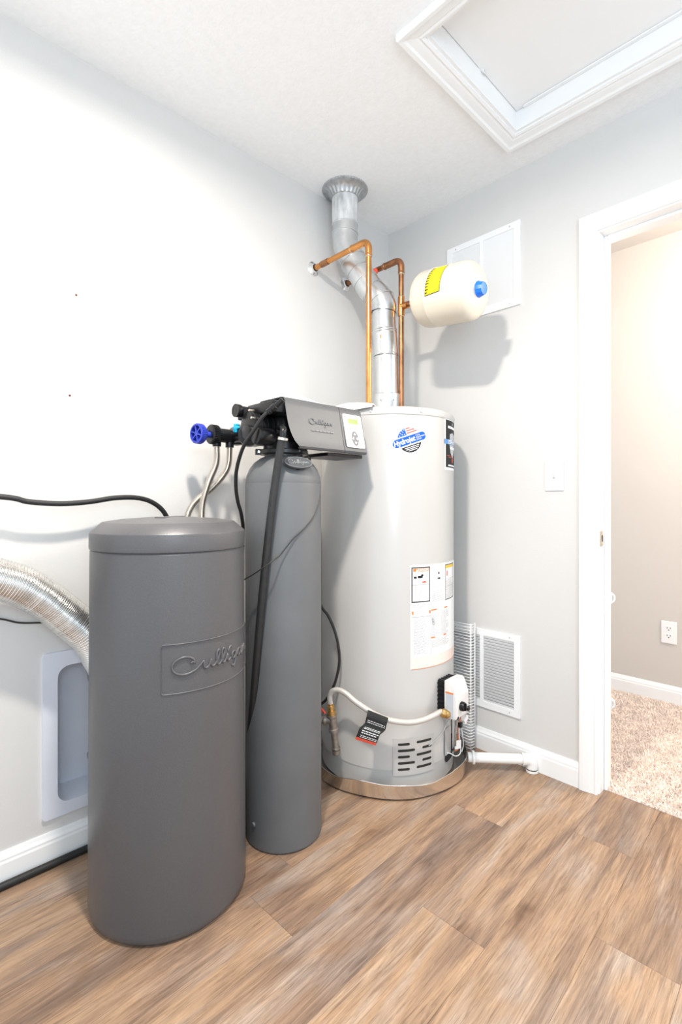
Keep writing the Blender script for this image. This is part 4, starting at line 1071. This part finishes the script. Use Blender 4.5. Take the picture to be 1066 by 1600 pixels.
# ---------------------------------------------------------------- copper pipes and expansion tank
CR = .0112
def copper_run(label, x, y, zt, zb, mat, tee=None, extra=None):
    t = thing('copper_pipe', label, 'pipe', (x, y, zb), 'copper pipes on the water heater')
    rad = .038
    b = NB(); tube(b, [(x, y, zb), (x, y, zt-.05)], CR, 20); obj('riser', b, mat, t, 35)
    b = NB(); tube(b, [(.004, y, zt), (x-.085, y, zt)], CR, 20); obj('branch', b, mat, t, 35)
    pe_ = fillet([(x-.095, y, zt), (x, y, zt), (x, y, zt-.062)], rad, 12)
    b = NB(); tube(b, pe_, CR+.0022, 22); 
    for o_, d_ in ((Vector((x-.095, y, zt)), Vector((1, 0, 0))), (Vector((x, y, zt-.062)), Vector((0, 0, 1)))):
        lathe(b, [(CR+.001, -.001), (CR+.0032, .0015), (CR+.0032, .007), (CR+.0022, .009)], 22, o_, d_)
    el = obj('elbow', b, mat, t, 35)
    for o_, d_ in ((Vector((x-.0965, y, zt)), Vector((1, 0, 0))), (Vector((x, y, zt-.064)), Vector((0, 0, 1)))):
        b = NB(); lathe(b, [(CR, -.0025), (CR+.0022, -.001), (CR+.0022, .002), (CR, .003)], 22, o_, d_); obj('solder_joint', b, M['solder'], el, 35)
    b = NB(); tube(b, [(.055, y, zt), (.10, y, zt)], CR+.0018, 22); obj('coupling', b, M['copperd'], t, 35)
    b = NB(); lathe(b, [(CR+.004, .016), (CR+.006, .017), (CR+.008, .010), (.026, .006), (.031, .002), (.031, .0)], 40, (0, y, zt), (1, 0, 0)); obj('escutcheon', b, M['chrome'], t, 35, label='round chrome wall flange')
    b = NB(); lathe(b, [(CR, 0), (CR+.003, .001), (CR+.003, .020), (CR, .022)], 22, (x, y, zb+.004)); obj('nipple', b, mat, t, 35)
    return t
c1 = copper_run('bright copper pipe in front of the flue, elbowing to the left wall', .333, -.509, 2.100, ZT+.010, M['copper'])
ZE = 1.893
c2 = copper_run('tarnished copper pipe behind the flue with tee to the cream tank', .337, -.312, 2.092, ZT+.010, M['copperd'])
b = NB(); lathe(b, [(CR, -.042), (CR+.003, -.040), (CR+.003, .040), (CR, .042)], 24, (.337, -.312, ZE)); tube(b, [(.337, -.312, ZE), (.372, -.312, ZE-.003)], CR+.0028, 22); te = obj('tee', b, M['copper'], c2, 35)
for h in (-.042, .040):
    b = NB(); lathe(b, [(CR, -.002), (CR+.002, 0), (CR, .003)], 22, (.337, -.312, ZE+h)); obj('solder_joint', b, M['solder'], te, 35)
b = NB(); lathe(b, [(.0, 0), (.011, .001), (.013, .006), (.013, .011), (.010, .015), (0, .016)], 20, (.206, -.330, 2.074), (.55, -.8, .1)); cyl(b, (.206, -.318, 2.076), (0, -1, 0), .005, .014, 10); obj('valve_handle', b, M['red'], c2, 35, label='small red round valve handle')
et = thing('expansion_tank', 'cream expansion tank with yellow label and blue end cap on back wall pipe', 'tank', (.41, -.312, ZE))
A0 = Vector((.440, -.312, ZE-.008)); ad_ = (Vector((.70, -.312, ZE-.040))-A0).normalized()
R = .108
prof = [(0, .0), (.03, .0), (.062, .003), (.086, .009), (.099, .018), (.1058, .031), (R, .044), (R, .082), (.1088, .084), (.1101, .088), (.1101, .092), (.1088, .096), (R, .098), (R, .216), (.1058, .230), (.099, .243), (.086, .253), (.062, .260), (.035, .263), (0, .263)]
x_, y_, z_ = frame_of(ad_)
b = NB(); lathe(b, prof, 96, A0, ad_); obj('shell', b, M['cream'], et, 40)
b = NB(); lathe(b, [(.030, .2615), (.030, .2645), (.027, .268), (.024, .282), (.022, .286), (.0, .287)], 12, A0, ad_); obj('valve_cap', b, M['capblue'], et, 20, label='bright blue plastic valve cap')
b = NB(); lathe(b, [(0, -.072), (CR, -.072), (CR, -.022), (CR+.006, -.021), (CR+.006, -.004), (CR+.004, 0), (CR+.012, .002), (0, .003)], 24, A0, ad_); obj('threaded_stem', b, M['copperd'], et, 30)
b = NB()
for k in range(8): lathe(b, [(CR, 0), (CR+.0016, .0015), (CR, .003)], 20, A0-ad_*(.052-.0035*k), ad_)
obj('thread', b, M['solder'], et, 30)
# yellow label wrapped on the shell
up = (Vector((0, 0, 1))-ad_*ad_.z).normalized(); sd = ad_.cross(up)        # sd points towards the room
if sd.y > 0: sd = -sd
class TankMap:
    def __call__(s, u, v, off=0.0):
        a = math.radians(20)+v/R
        return A0+ad_*(.132+u)+(sd*math.cos(a)+up*math.sin(a))*(R+off)
tm = TankMap()
def tank_patch(name, polys, m, off, parent, label=None):
    b = flat_polys(polys)
    for k in range(-8, 9): bmesh.ops.bisect_plane(b, geom=b.verts[:]+b.edges[:]+b.faces[:], plane_co=(0, k*.012, 0), plane_no=(0, 1, 0), dist=1e-7)
    for v in b.verts: v.co = tm(v.co.x, v.co.y, off)
    return obj(name, b, m, parent, label=label)
yl = tank_patch('yellow_label', [[(-.034, -.066), (.034, -.058), (.034, .060), (-.034, .066)]], M['yellow'], .0005, et, 'yellow warning label with black print')
tank_patch('label_border', [[(-.034, -.066), (.034, -.058), (.034, -.055), (-.034, -.063)], [(.0315, -.058), (.034, -.058), (.034, .060), (.0315, .060)]], M['ink'], .0009, yl)
pp = []
for k in range(11):
    v = -.058+.0112*k; pp.append([(-.031, v), (-.021+.003*(k % 2), v+.002), (-.021+.003*(k % 2), v+.0055), (-.031, v+.005)])
pp.append([(-.033, -.062), (-.031, -.062), (-.031, .064), (-.033, .064)])
tank_patch('label_print', pp, M['ink'], .0009, yl)
pp = []
for k in range(9): pp.append([(-.014, -.046+.011*k), (.022-.006*(k % 3), -.044+.011*k), (.022-.006*(k % 3), -.0425+.011*k), (-.014, -.0445+.011*k)])
tank_patch('text_line', pp, M['amber'], .0009, yl)

# ---------------------------------------------------------------- wire shelf standing behind the heater, drain pipe
ws = thing('wire_shelf', 'white coated wire shelf stood on end behind the water heater', 'shelf', (.512, -.040, .002))
X0, X1, YA, YB = .150, .512, -.060, -.028
n = 43; stp = .0127
w0 = None
for k in range(n):
    loc = Vector((0, 0, .008+stp*k))
    if w0 is None:
        b = NB(); tube(b, fillet([(X0-.512, YA+.040, 0), (X1-.512, YA+.040, 0), (X1-.512+.004, YB+.040, 0)], .006, 3), .0021, 6)
        w0 = obj('wire', b, M['wirewhite'], None, 180); w0.parent = ws; w0.location = loc
    else: child_copy(w0, 'wire', ws, loc)
for (x, y) in ((X1-.001, YA+.0042), (X1+.0035, YB-.002), (X0+.004, YA+.0042), (X0+.18, YA+.0042)):
    b = NB(); tube(b, [(x, y, .002), (x, y, .002+stp*(n-1)+.012)], .0029, 8); obj('rail', b, M['wirewhite'], ws, 180)

pv = thing('drain_pipe', 'white plastic drain pipe running from pan to elbow by baseboard', 'pipe', (.60, -.185, .05))
pa = Vector((.592, -.188, .050)); pb = Vector((.752, -.044, .050))
pa2 = pa+(pa-pb).normalized()*.012
b = NB(); tube(b, [pa2, pb], .0190, 28); obj('tube', b, M['pvc'], pv, 40)
dd = (pb-pa).normalized()
b = NB(); tube(b, fillet([pb-dd*.012, pb+dd*.024, pb+dd*.024+Vector((0, 0, -.034))], .022, 8), .0225, 28)
lathe(b, [(.0205, 0), (.0238, .001), (.0238, .009), (.0225, .010)], 28, pb-dd*.016, dd)
lathe(b, [(.0205, 0), (.0238, .001), (.0238, .009), (.0225, .010)], 28, pb+dd*.024+Vector((0, 0, -.0485)), (0, 0, 1)); obj('elbow', b, M['pvc'], pv, 40)
b = NB(); lathe(b, [(.020, 0), (.026, .001), (.026, .010), (.020, .012)], 28, pa2+dd*.016, dd); obj('coupling', b, M['pvc'], pv, 40)
